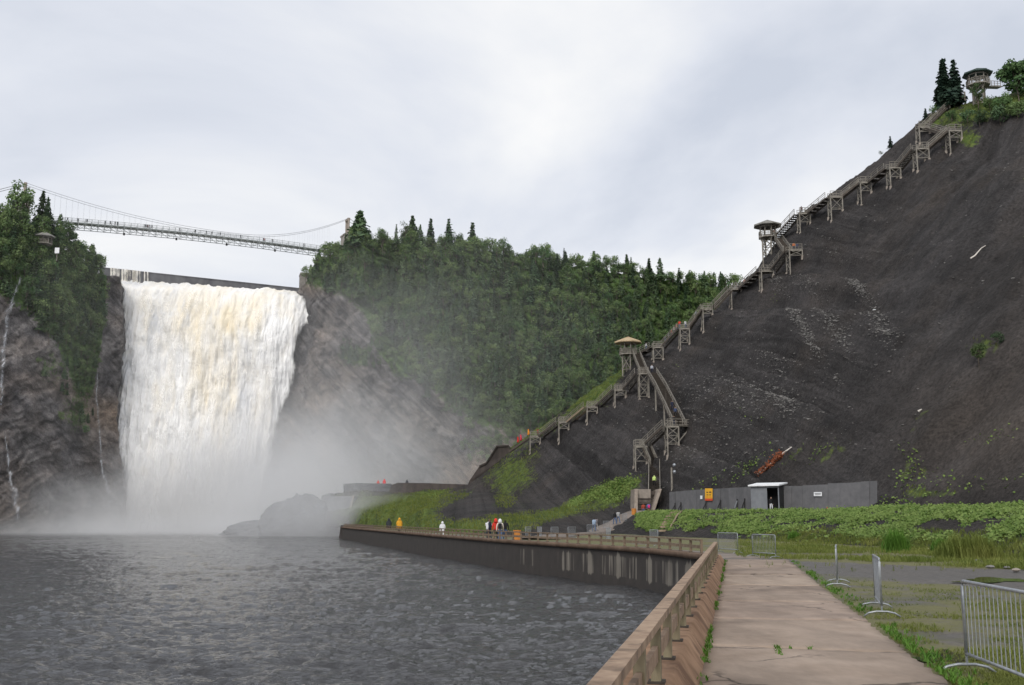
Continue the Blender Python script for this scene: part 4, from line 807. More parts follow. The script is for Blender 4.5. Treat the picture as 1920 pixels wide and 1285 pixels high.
# upper run along the ridge
up = stair_root('staircase', HILL.hit(1620, 380), 'long timber staircase on trestle towers climbing the hill ridge above the middle pavilion')
tw = [('T2', 1718, 1741, 277, (1719, 324)), ('T3', 1668, 1688, 313, (1671, 350)), ('T4', 1613, 1633, 341, (1618, 382)), ('T5', 1557, 1579, 368, (1561, 411)), ('T6', 1499, 1519, 399, (1502, 437))]
for n_, a, b, v, f in tw: T[n_] = landing(up, a, b, v, f)
T['TT'] = landing(up, 1779.5, 1802.5, 243.5, (1784, 288)); T['TU'] = landing(up, 1723, 1743, 237, (1726, 268), depth=1.7)
for a, b in (('T6', 'T5'), ('T5', 'T4'), ('T4', 'T3'), ('T3', 'T2')): flight(up, T[a].right, T[b].left)
flight(up, T['T2'].right, T['TT'].left); flight(up, T['TT'].left + Vector((0.2, 1.6, 0.3)), T['TU'].right, 1.4)
pt = HILL.hit(1778, 200); pt = P(1777, 196, pt.y); flight(up, T['TU'].right + Vector((-0.8, 1.2, 0)), pt, 1.5)
pt2 = P(1806, 184, pt.y - 1); flight(up, pt + Vector((0.4, 0, 0)), pt2, 1.5)
mb = MB(); ro = Vector(up.location)
for q in (pt, pt2):
    g = HILL.height(q); mb.bar(Vector((q.x, q.y - 0.8, g - 0.3)) - ro, q - ro + Vector((0, -0.8, 1.0)), 0.24); mb.bar(Vector((q.x, q.y + 0.8, g - 0.3)) - ro, q - ro + Vector((0, 0.8, 1.0)), 0.24)
mb.build('support_post', M['woodgrey'], up)
# middle run
mid = stair_root('staircase', HILL.hit(1330, 620), 'timber staircase on trestle towers between the lower and middle pavilions')
for n_, a, b, v, f in [('T7', 1480, 1504, 467.5, (1484, 515)), ('T8', 1427.5, 1450, 507, (1430, 543)), ('T9', 1371, 1391, 541, (1374, 577)), ('T10', 1318, 1336, 578.5, (1321, 619)), ('T11', 1275, 1292.5, 615, (1277, 654)), ('T12', 1225, 1243, 650, (1228, 677))]:
    T[n_] = landing(mid, a, b, v, f, depth=2.6 if n_ == 'T7' else 1.9)
for a, b in (('T12', 'T11'), ('T11', 'T10'), ('T10', 'T9'), ('T9', 'T8'), ('T8', 'T7')): flight(mid, T[a].right, T[b].left)
# lower zigzag to the concrete foot
low = stair_root('staircase', HILL.hit(1222, 925), 'lower zigzag timber stairs descending from the lower pavilion to the concrete foot')
T['T13'] = landing(low, 1198.5, 1216, 699, (1200, 749)); T['L2'] = landing(low, 1251, 1272, 798, (1253, 853), depth=2.6); 
T['L3'] = landing(low, 1191, 1213, 836, (1194, 884), depth=2.2)
fl2 = P(1287, 798, T['L2'].Y + 1.6); 
a = P(1222, 699, T['T13'].Y + 0.6); b = P(1274, 798, T['L2'].Y + 1.9); m1 = a.lerp(b, 0.36); m2 = a.lerp(b, 0.68); m1.z += 0.5; m2.z += 0.3
ro = Vector(low.location)
for p, q in ((a, m1), (m1, m2), (m2, b)): flight(low, p, q, 1.9)
for q in (m1, m2):
    for s in (-0.95, 0.95):
        g = HILL.height(q + Vector((s, 0, 0))); g = min(g, q.z - 0.5); MB().bar(Vector((q.x + s, q.y, g - 0.3)) - ro, q + Vector((s, 0, -0.1)) - ro, 0.26).build('support_post', M['woodgrey'], low)
mb = MB(); D = T['L2']; e1 = D.FR + Vector((2.2, 1.0, 0)); mb.poly_prism([D.FR - ro + Vector((0, 0, -0.1)), e1 - ro + Vector((0, 0, -0.1)), e1 + Vector((-0.6, 1.7, -0.1)) - ro, D.BR - ro + Vector((0, 0, -0.1))], (0, 0, 0.1))
wing = mb.build('landing', M['woodgrey'], low); rl = MB(); lrail(rl, D.FR - ro, e1 - ro, 3); lrail(rl, e1 - ro, e1 + Vector((-0.6, 1.7, 0)) - ro, 2); rl.build('railing', M['woodgrey'], wing)
for q in (e1,):
    g = HILL.height(q); MB().bar(Vector((q.x, q.y, g - 0.4)) - ro, q - ro, 0.22).build('leg', M['woodgrey'], wing); MB().bar(D.FR + Vector((0, 0, -2.6)) - ro, q - ro + Vector((0, 0, -0.2)), 0.14).build('brace', M['woodgrey'], wing)
flight(low, T['L3'].right + Vector((-0.2, 0.3, 0)), T['L2'].left + Vector((0, -0.2, 0)), 1.7)
# foot flight comes towards the viewer
ftop = P(1212, 838, T['L3'].Y - 0.1); fmid = P(1227, 872, 178); fbot = P(1227, 931, 163.5)
g1 = HILL.height(fmid); flight(low, ftop, fmid, 1.75); flight(low, fmid, fbot, 1.75, nrail=4)
for s in (-0.9, 0.9): MB().bar(Vector((fmid.x + s, fmid.y, min(g1, fmid.z - 0.5) - 0.3)) - ro, fmid + Vector((s, 0, 1.0)) - ro, 0.24).build('support_post', M['woodgrey'], low)
# left branch towards the falls
lb = stair_root('staircase', HILL.hit(1060, 805), 'dark timber staircase branch running down the grassy ridge towards the falls')
for n_, a_, b_, v, f in [('T14', 1153, 1173.5, 730, (1155, 761)), ('T15', 1101, 1120, 762, (1103, 793)), ('T16', 1048, 1066.5, 791, (1051, 826)), ('T17', 994, 1013, 818, (996, 849))]: T[n_] = landing(lb, a_, b_, v, f)
flight(lb, T['T14'].right, T['T13'].left)
for a_, b_ in (('T15', 'T14'), ('T16', 'T15'), ('T17', 'T16')): flight(lb, T[a_].right, T[b_].left, dark=M['wood'] if a_ == 'T16' else None)
flight(lb, P(955, 846, T['T17'].Y + 1.5), T['T17'].left, rails=False)

def pavilion(name, c, gfun, label, roof_m, wm, R_=3.1, deckR=2.1, clear=2.35, rise=1.2, group=None, legs=True, rot=0.2, legr=1.35):
    r = empty(name, (c.x, c.y, c.z)); tag(r, label, 'pavilion', 'lookout pavilions'); n = 8
    ang = [rot + 2 * math.pi * k / n for k in range(n)]; pt = lambda rad, k, z: Vector((rad * math.cos(ang[k % n]), rad * math.sin(ang[k % n]), z))
    mb = MB().lathe([(deckR, -0.25), (deckR, 0.0)], n, rot=rot); mb.build('deck', wm, r)
    rf = MB(); rf.lathe([(R_ - 0.12, clear - 0.02), (R_, clear + 0.02), (R_, clear + 0.24), (R_ * 0.55, clear + 0.24 + rise * 0.52), (0.10, clear + 0.24 + rise)], n, rot=rot); rfo = rf.build('roof', roof_m, r)
    hp = MB()
    for k in range(n): hp.bar(pt(R_ + 0.01, k, clear + 0.26), pt(0.1, k, clear + 0.28 + rise), 0.16, 0.06)
    hp.build('hip_board', roof_m, rfo)
    ub = MB()
    for k in range(n): ub.bar(pt(deckR * 0.82, k, clear - 0.12), pt(deckR * 0.82, k + 1, clear - 0.12), 0.14, 0.2)
    ub.build('ring_beam', wm, rfo)
    for k in range(n): MB().bar(pt(deckR * 0.82, k, 0), pt(deckR * 0.82, k, clear), 0.19).build('post', wm, r)
    rl = MB()
    for k in range(n):
        if k == 7: continue
        a_, b_ = pt(deckR - 0.06, k, 0), pt(deckR - 0.06, k + 1, 0); lrail(rl, a_, b_, 2, 1.05, 0.09)
        for j in range(7): q = a_.lerp(b_, (j + 0.5) / 7); rl.bar(q + Vector((0, 0, 0.12)), q + Vector((0, 0, 1.02)), 0.05)
    rl.build('railing', wm, r)
    if legs:
        lg = []
        for k in (0, 2, 4, 6):
            p = pt(legr, k, -0.2); g = gfun(Vector((c.x + p.x, c.y + p.y, 0))) - c.z; g = min(g, -0.5); MB().bar(Vector((p.x, p.y, g - 0.3)), p, 0.24).build('leg', wm, r); lg.append((p, g))
            MB().bar(Vector((p.x, p.y, -1.2)), pt(deckR * 0.95, k, -0.2), 0.13).build('brace', wm, r)
        bx = MB()
        for i in range(4):
            (p, g), (q, h) = lg[i], lg[(i + 1) % 4]; z = max(g, h)
            lv = max(1, int(-z / 1.9))
            for j in range(lv):
                z0 = -0.25 + (z + 0.4) * j / lv; z1 = -0.25 + (z + 0.4) * (j + 1) / lv
                bx.bar(Vector((p.x, p.y, z0)), Vector((q.x, q.y, z1)), 0.12); bx.bar(Vector((q.x, q.y, z0)), Vector((p.x, p.y, z1)), 0.12); bx.bar(Vector((p.x, p.y, z1)), Vector((q.x, q.y, z1)), 0.12)
        bx.build('cross_brace', wm, r)
    return r
h1 = HILL.hit(1172, 706); p1 = P(1178, 664, h1.y + 0.5); PV1 = pavilion('lookout_pavilion', p1, HILL.height, 'lower lookout pavilion with tan shingle roof beside the zigzag stairs', M['roofwood'], M['woodgrey'])
flight(low, T['T13'].back + Vector((0.3, 0, 0)), p1 + Vector((1.6, -0.6, 0)), 1.5); flight(mid, p1 + Vector((2.3, 0.2, 0)), T['T12'].left, 1.6)
h2 = HILL.hit(1437, 488); p2 = P(1440, 445, h2.y + 0.3); PV2 = pavilion('lookout_pavilion', p2, HILL.height, 'middle lookout pavilion with grey roof standing out against the sky', M['roofgrey'], M['woodgrey'])
flight(mid, T['T7'].back + Vector((-0.8, 0.2, 0)), p2 + Vector((2.0, 0.2, 0)), 1.6); flight(up, p2 + Vector((1.9, 1.6, 0)), T['T6'].left, 1.7, dark=M['wooddark'])
h3 = HILL.hit(1834, 190); p3 = P(1834, 160, h3.y - 0.5); PV3 = pavilion('lookout_pavilion', p3, HILL.height, 'topmost lookout pavilion with dark green roof on the hilltop', M['roofgreen'], M['woodgrey'], R_=2.9, deckR=2.3, clear=2.1)
ft = MB(); lrail(ft, p3 - ro + Vector((2.3, 0.5, 0.1)), p3 - ro + Vector((5.5, 2.0, 0.6)), 4); ft.bar(p3 - ro + Vector((2.3, 1.0, 0)), p3 - ro + Vector((5.5, 2.4, 0.5)), 1.4, 0.15); ft.v = [(a + ro.x - up.location.x, b + ro.y - up.location.y, c + ro.z - up.location.z) for a, b, c in ft.v]
ft.build('footway', M['woodgrey'], up)
h4 = LC.hit(82, 470); p4 = P(83, 457, h4.y - 2.0); PV4 = pavilion('lookout_pavilion', p4, lambda p: p4.z - 6, 'small lookout pavilion with pale grey roof among the trees by the bridge', M['roofgrey'], M['woodgrey'], R_=3.0, deckR=2.3, clear=1.9, rise=1.5, legs=False)
sb_ = MB().box((0, 0, 0), (1.3, 0.12, 1.7)).build('notice_board', M['white'], None); sb_.location = P(107, 470, h4.y - 2.5); tag(sb_, 'pale notice board on the wooded cliff below the small pavilion', 'sign')
MB().box((0, 0.1, -1.6), (0.12, 0.12, 3.0)).build('support_post', M['woodgrey'], sb_)

# ------------------------------------------------------------------ concrete stair foot, retaining walls, platform, rock
cf = empty('stair_foot', GZ(1215, 972, 2.0)); ro = Vector(cf.location); tag(cf, 'concrete and timber walled foot of the zigzag stairs', 'stair base')
Yf = 160.0
def wall_poly(root, pts, off, name, m): return MB().poly_prism([Vector(p) - Vector(root.location) for p in pts], off).build(name, m, root)
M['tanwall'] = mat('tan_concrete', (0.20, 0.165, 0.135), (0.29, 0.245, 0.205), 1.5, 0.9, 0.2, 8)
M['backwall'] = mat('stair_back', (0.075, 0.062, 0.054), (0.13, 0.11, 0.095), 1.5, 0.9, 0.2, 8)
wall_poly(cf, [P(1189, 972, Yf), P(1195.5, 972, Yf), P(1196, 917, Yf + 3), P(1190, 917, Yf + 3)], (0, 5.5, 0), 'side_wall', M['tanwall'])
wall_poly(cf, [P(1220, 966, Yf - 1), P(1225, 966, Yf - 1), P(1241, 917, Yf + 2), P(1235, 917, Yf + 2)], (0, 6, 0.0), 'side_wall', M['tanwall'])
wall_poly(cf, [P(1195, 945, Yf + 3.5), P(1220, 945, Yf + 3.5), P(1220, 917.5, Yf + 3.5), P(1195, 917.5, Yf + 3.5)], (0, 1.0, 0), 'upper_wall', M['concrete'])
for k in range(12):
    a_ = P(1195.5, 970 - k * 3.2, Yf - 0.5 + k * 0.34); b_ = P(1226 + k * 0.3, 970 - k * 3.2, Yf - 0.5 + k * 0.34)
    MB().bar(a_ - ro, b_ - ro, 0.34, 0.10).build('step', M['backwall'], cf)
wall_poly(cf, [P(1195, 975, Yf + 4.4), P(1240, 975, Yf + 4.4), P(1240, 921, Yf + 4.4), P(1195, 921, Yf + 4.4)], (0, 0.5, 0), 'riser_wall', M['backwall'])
# brown retaining wall that closes the left branch
YW = 250.0
rw = empty('retaining_wall', P(915, 905, YW)); tag(rw, 'dark brown stepped retaining wall below the left staircase branch', 'wall')
wall_poly(rw, [P(876, 912, YW + 3), P(880, 902, YW + 3), P(899, 874, YW + 2), P(911, 868, YW + 1.5), P(931, 837, YW), P(953, 836, YW - 1), P(958, 850, YW - 1), P(940, 876, YW), P(918, 905, YW + 2)], (0.5, 3.5, 0), 'wall_body', M['wetwall'])
wall_poly(rw, [P(898, 873.0, YW + 1.6), P(911, 867.0, YW + 1.1), P(931, 835.5, YW - 0.4), P(954, 834.5, YW - 1.4), P(954, 837, YW - 1.4), P(932, 838, YW - 0.4), P(912, 870, YW + 1.1), P(899, 875.5, YW + 1.6)], (0, 4.2, 0), 'wall_cap', M['wetwall'])
lw = empty('platform_wall', P(770, 925, 258)); tag(lw, 'long low brown wall of the viewing platform below the cliff', 'wall')
wall_poly(lw, [P(722, 935, 257), P(735, 909, 257), P(746, 905.5, 257), P(800, 906, 256), P(884, 909, 254), P(884, 930, 254), P(800, 938, 255)], (0, 1.6, 0), 'wall_body', M['wetwall'])
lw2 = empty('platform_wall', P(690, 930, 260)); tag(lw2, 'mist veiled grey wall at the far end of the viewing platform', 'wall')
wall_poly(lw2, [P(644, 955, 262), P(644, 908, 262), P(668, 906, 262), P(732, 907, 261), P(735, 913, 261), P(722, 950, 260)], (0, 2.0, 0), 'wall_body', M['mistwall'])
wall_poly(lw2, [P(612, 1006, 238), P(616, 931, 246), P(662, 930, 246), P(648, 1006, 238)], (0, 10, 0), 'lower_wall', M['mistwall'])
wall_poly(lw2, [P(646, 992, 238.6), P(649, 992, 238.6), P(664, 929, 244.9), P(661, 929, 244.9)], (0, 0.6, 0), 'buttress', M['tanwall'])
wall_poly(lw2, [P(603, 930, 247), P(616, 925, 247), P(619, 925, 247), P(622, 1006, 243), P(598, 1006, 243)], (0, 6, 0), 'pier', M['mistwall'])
# wet rock knoll in the spray
nu, nv_ = 90, 40; th = np.linspace(0, 2 * math.pi, nu); ph = np.linspace(0, 1, nv_); TH, PH = np.meshgrid(th, ph)
pr2 = np.cos(PH * math.pi / 2) ** 0.75; kx = np.cos(TH) * pr2 * 9.2; ky = np.sin(TH) * pr2 * 7.0; kz = np.sin(PH * math.pi / 2) * 10.0
q = np.stack([kx, ky, kz], -1); dd = fbm(q * 0.16, 5, 501, 0.6) * 3.2 + fbm(q * 0.6, 3, 507) * 0.8; kk = 1 + dd / 11
kx, ky, kz = kx * kk, ky * kk, kz * kk; kz *= np.interp(kx, [-11, -6, 0, 6, 10], [0.62, 0.78, 0.98, 1.05, 0.9])
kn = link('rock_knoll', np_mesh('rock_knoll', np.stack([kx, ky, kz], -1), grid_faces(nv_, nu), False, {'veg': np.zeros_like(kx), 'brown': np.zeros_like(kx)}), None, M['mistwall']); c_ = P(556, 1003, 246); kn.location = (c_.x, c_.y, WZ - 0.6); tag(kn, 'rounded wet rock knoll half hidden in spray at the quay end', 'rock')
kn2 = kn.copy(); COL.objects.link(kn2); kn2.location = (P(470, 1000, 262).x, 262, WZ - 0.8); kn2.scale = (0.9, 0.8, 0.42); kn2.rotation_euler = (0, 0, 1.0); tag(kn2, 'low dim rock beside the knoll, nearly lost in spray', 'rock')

# ------------------------------------------------------------------ trees
def leaf_quads(c, nrm, size, rng, elong=1.0):
    n = len(c); a = rng.normal(size=(n, 3)); a /= np.linalg.norm(a, axis=1, keepdims=True)
    nn = nrm / np.maximum(1e-6, np.linalg.norm(nrm, axis=1, keepdims=True)); t1 = np.cross(nn, a); t1 /= np.maximum(1e-6, np.linalg.norm(t1, axis=1, keepdims=True)); t2 = np.cross(nn, t1)
    s = size[:, None]; V = np.stack([c - t1 * s * elong, c + t2 * s * 0.5, c + t1 * s * elong, c - t2 * s * 0.5], 1)
    return V.reshape(-1, 3), np.arange(4 * n).reshape(n, 4)
def tree_meshes(kind, seed, h, rad, nleaf):
    rng = np.random.default_rng(seed); tk = MB(); rr_ = random.Random(seed)
    if kind in ('spruce', 'cedar'):
        tk.tube([(0, 0, -0.8), (0.03 * h * rr_.uniform(-.5, .5), 0, h * 0.5), (0, 0, h * 0.97)], h * 0.022, 6, h * 0.004)
        C = []; Nn = []; Sz = []
        nwh = 13 if kind == 'spruce' else 20; z0 = 0.10 if kind == 'spruce' else 0.03
        for w_ in range(nwh):
            f = w_ / (nwh - 1); z = h * (z0 + (0.98 - z0) * f); R_ = rad * (1 - f) ** (0.85 if kind == 'spruce' else 0.62) * rr_.uniform(0.8, 1.15) + 0.05
            nb = 5 + int(5 * (1 - f)); a0 = rr_.uniform(0, 6.3)
            for k in range(nb):
                a_ = a0 + 2 * math.pi * k / nb + rr_.uniform(-.25, .25); rl = R_ * rr_.uniform(0.65, 1.1); m = max(2, int(nleaf / (nwh * 7)))
                if kind == 'spruce' and rl > 0.5: tk.tube([(0, 0, z), (math.cos(a_) * rl * 0.9, math.sin(a_) * rl * 0.9, z - rl * 0.25)], 0.03, 3, 0.008, cap=False)
                for j in range(m):
                    g = (j + rng.random()) / m; q = rl * (0.15 + 0.85 * g) if kind == 'spruce' else rl * (0.5 + 0.5 * g)
                    droop = -0.30 * q + 0.12 * q * q / max(rl, .2) if kind == 'spruce' else 0.15 * q
                    C.append((math.cos(a_) * q + rng.normal() * 0.06 * rad, math.sin(a_) * q + rng.normal() * 0.06 * rad, z + droop + rng.normal() * 0.03 * h * (0.4 if kind == 'spruce' else 1)))
                    Nn.append((math.cos(a_) * 0.6 + rng.normal() * 0.4, math.sin(a_) * 0.6 + rng.normal() * 0.4, 0.9 + rng.normal() * 0.4)); Sz.append((0.26 + 0.20 * (1 - f)) * rr_.uniform(0.8, 1.3) * rad / 1.6)
        V, Fq = leaf_quads(np.array(C), np.array(Nn), np.array(Sz), rng, 0.95)
    else:
        tk.tube([(0, 0, -0.8), (0.05 * h, 0, h * 0.3), (0.02 * h, 0.03 * h, h * 0.7)], h * 0.028, 6, h * 0.01)
        nb = 17; C = []; Nn = []; Sz = []
        for k in range(nb):
            d = rng.normal(size=3); d /= np.linalg.norm(d); d[2] = d[2] * 0.9 + 0.1; cr_ = np.array([0, 0, h * 0.60]) + d * np.array([rad * 0.72, rad * 0.72, h * 0.34]) * rng.uniform(0.55, 1.05); br_ = rad * rng.uniform(0.30, 0.52)
            tk.tube([(0.02 * h, 0.02 * h, h * rng.uniform(0.25, 0.6)), tuple(cr_)], h * 0.009, 4, h * 0.003, cap=False)
            m = nleaf // nb
            e = rng.normal(size=(m, 3)); e /= np.linalg.norm(e, axis=1, keepdims=True); rr2 = br_ * (0.55 + 0.5 * rng.random((m, 1))); C.append(cr_ + e * rr2 * np.array([1, 1, 0.85])); Nn.append(e + rng.normal(size=(m, 3)) * 0.5 + np.array([0, 0, 0.4])); Sz.append(rad * 0.105 * (0.7 + 0.7 * rng.random(m)))
        V, Fq = leaf_quads(np.concatenate(C), np.concatenate(Nn), np.concatenate(Sz), rng, 0.85)
    return tk, V, Fq
def tree_single(name, kind, seed, h, rad, nleaf, lm):
    tk, V, Fq = tree_meshes(kind, seed, h, rad, nleaf); tv = np.array(tk.v); nt_ = len(tv); faces = [list(f) for f in tk.f if len(f) == 4]
    F2 = np.concatenate([np.array(faces), Fq + nt_]); me = np_mesh(name, np.concatenate([tv, V]), F2, False, midx=[0] * len(faces) + [1] * len(Fq)); me.materials.append(M['bark']); me.materials.append(lm); return me
def tree_thing(name, kind, seed, h, rad, nleaf, lm, loc, label, group=None):
    r = empty(name, loc, random.uniform(0, 6)); tag(r, label, 'tree', group); tk, V, Fq = tree_meshes(kind, seed, h, rad, nleaf); tk.build('trunk', M['bark'], r); link('crown', np_mesh('crown', V, Fq), r, lm); return r
CON = [tree_single('conifer_tree', 'cedar' if k % 2 else 'spruce', 600 + k, 7.5, 1.75 if k % 2 else 1.6, 560, M['conifer']) for k in range(6)]
BRO = [tree_single('broadleaf_tree', 'broad', 640 + k, 6.0, 2.4, 620, M['broad']) for k in range(6)]
def ridge_v(u): return np.interp(u, sorted(RV), [RV[k] for k in sorted(RV)])
cand = []
for v in np.arange(430, 860, 11.5):
    for u in np.arange(560, 1420, 15.5):
        uu = u + random.uniform(-8, 8); vv = v + random.uniform(-6, 6)
        dens = float(rveg(np.array(uu), np.array(vv)))
        if 610 < uu < 700 and 555 < vv < 640: dens *= 0.35
        if random.random() > dens * 1.55 - 0.12: continue
        if uu > 870 and vv > ridge_v(uu) + 14: continue
        g, gv = RC.col(uu)
        if vv < gv[:230].min() - 4: continue
        cand.append((uu, vv, RC.hit(uu, vv)))
for uu in np.arange(575, 1410, 9):                      # rim of the plateau
    u = uu + random.uniform(-4, 4); g, gv = RC.col(u); k = 224; p = Vector(g[k]) + Vector((0, random.uniform(-1, 6), 0)); cand.append((u, gv[k], p))
for uu, vv in [(790, 720), (800, 745), (830, 735), (850, 705), (873, 835), (885, 850), (905, 838), (940, 800), (955, 825), (970, 800), (935, 835), (880, 870), (915, 870), (655, 668), (668, 676), (690, 672), (700, 690), (712, 684), (645, 655)]:
    for k in range(2): cand.append((uu + random.uniform(-8, 8), vv + random.uniform(-6, 6), RC.hit(uu, vv)))
lcand = []
for v in np.arange(380, 860, 11):
    for u in np.arange(-330, 200, 13):
        uu = u + random.uniform(-7, 7); vv = v + random.uniform(-6, 6); dens = float(lveg(np.array(uu), np.array(vv)))
        if 640 < vv < 860 and abs(uu - 150) > 40: dens *= 0.6
        if 52 < uu < 112 and 425 < vv < 462: continue
        if 15 < uu < 45 and 520 < vv < 700: continue
        if random.random() > dens * 1.6 - 0.1: continue
        g, gv = LC.col(uu)
        if vv < gv[:230].min() - 4: continue
        lcand.append((uu, vv, LC.hit(uu, vv)))
for uu in np.arange(-330, 175, 9): u = uu + random.uniform(-4, 4); g, gv = LC.col(u); lcand.append((u, gv[226], Vector(g[226]) + Vector((0, random.uniform(0, 5), 0))))
allc = [(c, 0) for c in cand] + [(c, 1) for c in lcand]; random.shuffle(allc)
cnt = {'conifer_tree': 0, 'broadleaf_tree': 0}; rest = []
for (u, v, p), left in allc:
    vrim = float(np.interp(u, [600, 800, 950, 1100, 1250, 1400], [495, 462, 476, 505, 527, 540])); rim = v < vrim + 12
    pc = 0.62 if (not left and u < 950 and v > 520) else (0.12 if v < 500 else 0.50)
    if rim and not left: pc = 0.08
    if left: pc = 0.25
    kind = 'conifer_tree' if random.random() < pc else 'broadleaf_tree'; me = random.choice(CON if kind == 'conifer_tree' else BRO)
    if v > 790 and not left: kind = 'broadleaf_tree'; me = random.choice(BRO)
    bush = (v > 640 and not left and u < 760) or (left and v > 640) or (v > 820)
    sc = random.uniform(0.55, 1.25) * (0.6 if bush else 1.0); sc = (sc * random.uniform(0.85, 1.15), sc * random.uniform(0.85, 1.15), sc)
    if left and v < 470: sc = tuple(q * 1.05 for q in sc)
    if cnt[kind] < 300 and u > -25:
        cnt[kind] += 1; o = bpy.data.objects.new(kind, me); COL.objects.link(o); o.location = p + Vector((0, -0.4, -0.3)); o.rotation_euler = (random.uniform(-.06, .06), random.uniform(-.06, .06), random.uniform(0, 6.28)); o.scale = sc
        big = ('small', 'mid sized', 'tall')[0 if sc[2] < 0.75 else (1 if sc[2] < 1.05 else 2)]; form = 'dark conical conifer' if kind[0] == 'c' else 'rounded leafy tree'
        if left: zone = 'at the top of the wooded cliff by the bridge end' if v < 450 else ('around the small pale roofed pavilion' if v < 520 else ('on the wooded cliff between thin cascade and waterfall' if v < 640 else 'low on the rock face left of the waterfall'))
        elif rim: zone = 'on the forest skyline ' + ('beside the bridge pier' if u < 720 else ('near the three lone spruces' if u < 950 else ('past the three lone spruces' if u < 1150 else 'closest to the dark hill')))
        else: zone = ('high ' if v < vrim + 90 else ('midway ' if v < vrim + 190 else 'low ')) + ('on the spur next to the waterfall' if u < 700 else ('in the misty middle of the forested cliff' if u < 880 else ('in the forest centre above the left stair branch' if u < 1080 else 'in the forest behind the lower pavilion')))
        tag(o, big + ' ' + form + ' ' + zone, 'tree', kind.replace('_', ' ') + ('s left of the falls' if left else 's on the forested cliff'))
    else: rest.append((me, p, sc))
print('trees', cnt, 'rest', len(rest))
if rest:                                                # the smaller remainder of the wood as one mass
    Vs = []; Fs = []; n0 = 0; Ms = []
    for me, p, sc in rest:
        co = np.zeros(len(me.vertices) * 3, np.float32); me.vertices.foreach_get('co', co); co = co.reshape(-1, 3); a_ = random.uniform(0, 6.28); c_, s_ = math.cos(a_), math.sin(a_)
        li = np.zeros(len(me.loops), np.int32); me.loops.foreach_get('vertex_index', li); mi = np.zeros(len(me.polygons), np.int32); me.polygons.foreach_get('material_index', mi)
        co = co * np.array(sc); co = np.stack([co[:, 0] * c_ - co[:, 1] * s_, co[:, 0] * s_ + co[:, 1] * c_, co[:, 2]], -1) + np.array(p); Vs.append(co); Fs.append(li.reshape(-1, 4) + n0); n0 += len(co); Ms.append(np.where(mi == 0, 0, 1 if me in CON else 2))
    me = np_mesh('forest', np.concatenate(Vs), np.concatenate(Fs), midx=np.concatenate(Ms)); o = link('forest', me, None, [M['bark'], M['conifer'], M['broad']]); tag(o, 'mass of mixed trees filling the forested cliffs', 'forest', kind='stuff')
def on_rc(u, vt, vb, sheet=RC): g, gv = sheet.col(u); p = Vector(g[228]) + Vector((0, 2.5, 0)); top = P(u, vt, p.y); return p, top.z - p.z
for i, (u, vt, kind, wd, lab) in enumerate([(671, 398, 'spruce', 2.6, 'tall spruce standing on the skyline beside the bridge pier'), (757, 412, 'broad', 2.3, 'leafy skyline tree beside a slim spruce above the forested cliff'), (771, 406, 'spruce', 1.5, 'slim spruce directly beside the leafy skyline tree'),
        (806, 411, 'spruce', 1.15, 'first of three lone narrow spruces on the forest skyline'), (840, 411, 'spruce', 1.25, 'middle one of three lone narrow spruces on the forest skyline'), (885, 418, 'spruce', 1.3, 'last of three lone narrow spruces, farthest from the falls'),
        (1115, 472, 'spruce', 1.1, 'small skyline spruce midway between the lone spruces and the hill'), (1137, 478, 'broad', 2.2, 'dark leafy tree on the skyline beside the small spruce'), (1177, 478, 'spruce', 1.0, 'sparse thin spruce on the far forest skyline'), (1219, 486, 'spruce', 1.2, 'thin spruce on the skyline closest to the dark hillside')]):
    p, h = on_rc(u, vt, 0); wd *= 2.3 if kind == 'spruce' else 1.0; tree_thing('spruce_tree' if kind == 'spruce' else 'broadleaf_tree', kind, 700 + i, h, wd, 760, M['conifer'] if kind == 'spruce' else M['broad'], p, lab, 'skyline trees')
for i, (u, vt, kind, wd, lab) in enumerate([(66, 361, 'cedar', 2.7, 'dark pointed conifer right beside the bridge tower'), (76, 372, 'cedar', 2.0, 'shorter pointed conifer between the bridge tower and the deck'), (22, 338, 'broad', 4.2, 'tall airy leafy tree at the top of the wooded cliff'), (38, 356, 'broad', 2.6, 'lighter leafy tree just in front of the bridge tower'), (118, 412, 'broad', 3.0, 'bushy tree overlapping the end of the bridge deck')]):
    g, gv = LC.col(u); p = Vector(g[228]) + Vector((0, 3.5, 0)); h = P(u, vt, p.y).z - p.z; tree_thing('conifer_tree' if kind != 'broad' else 'broadleaf_tree', kind, 740 + i, h, wd, 1100, M['conifer'] if kind != 'broad' else M['broad'], p, lab, 'trees at the bridge end')
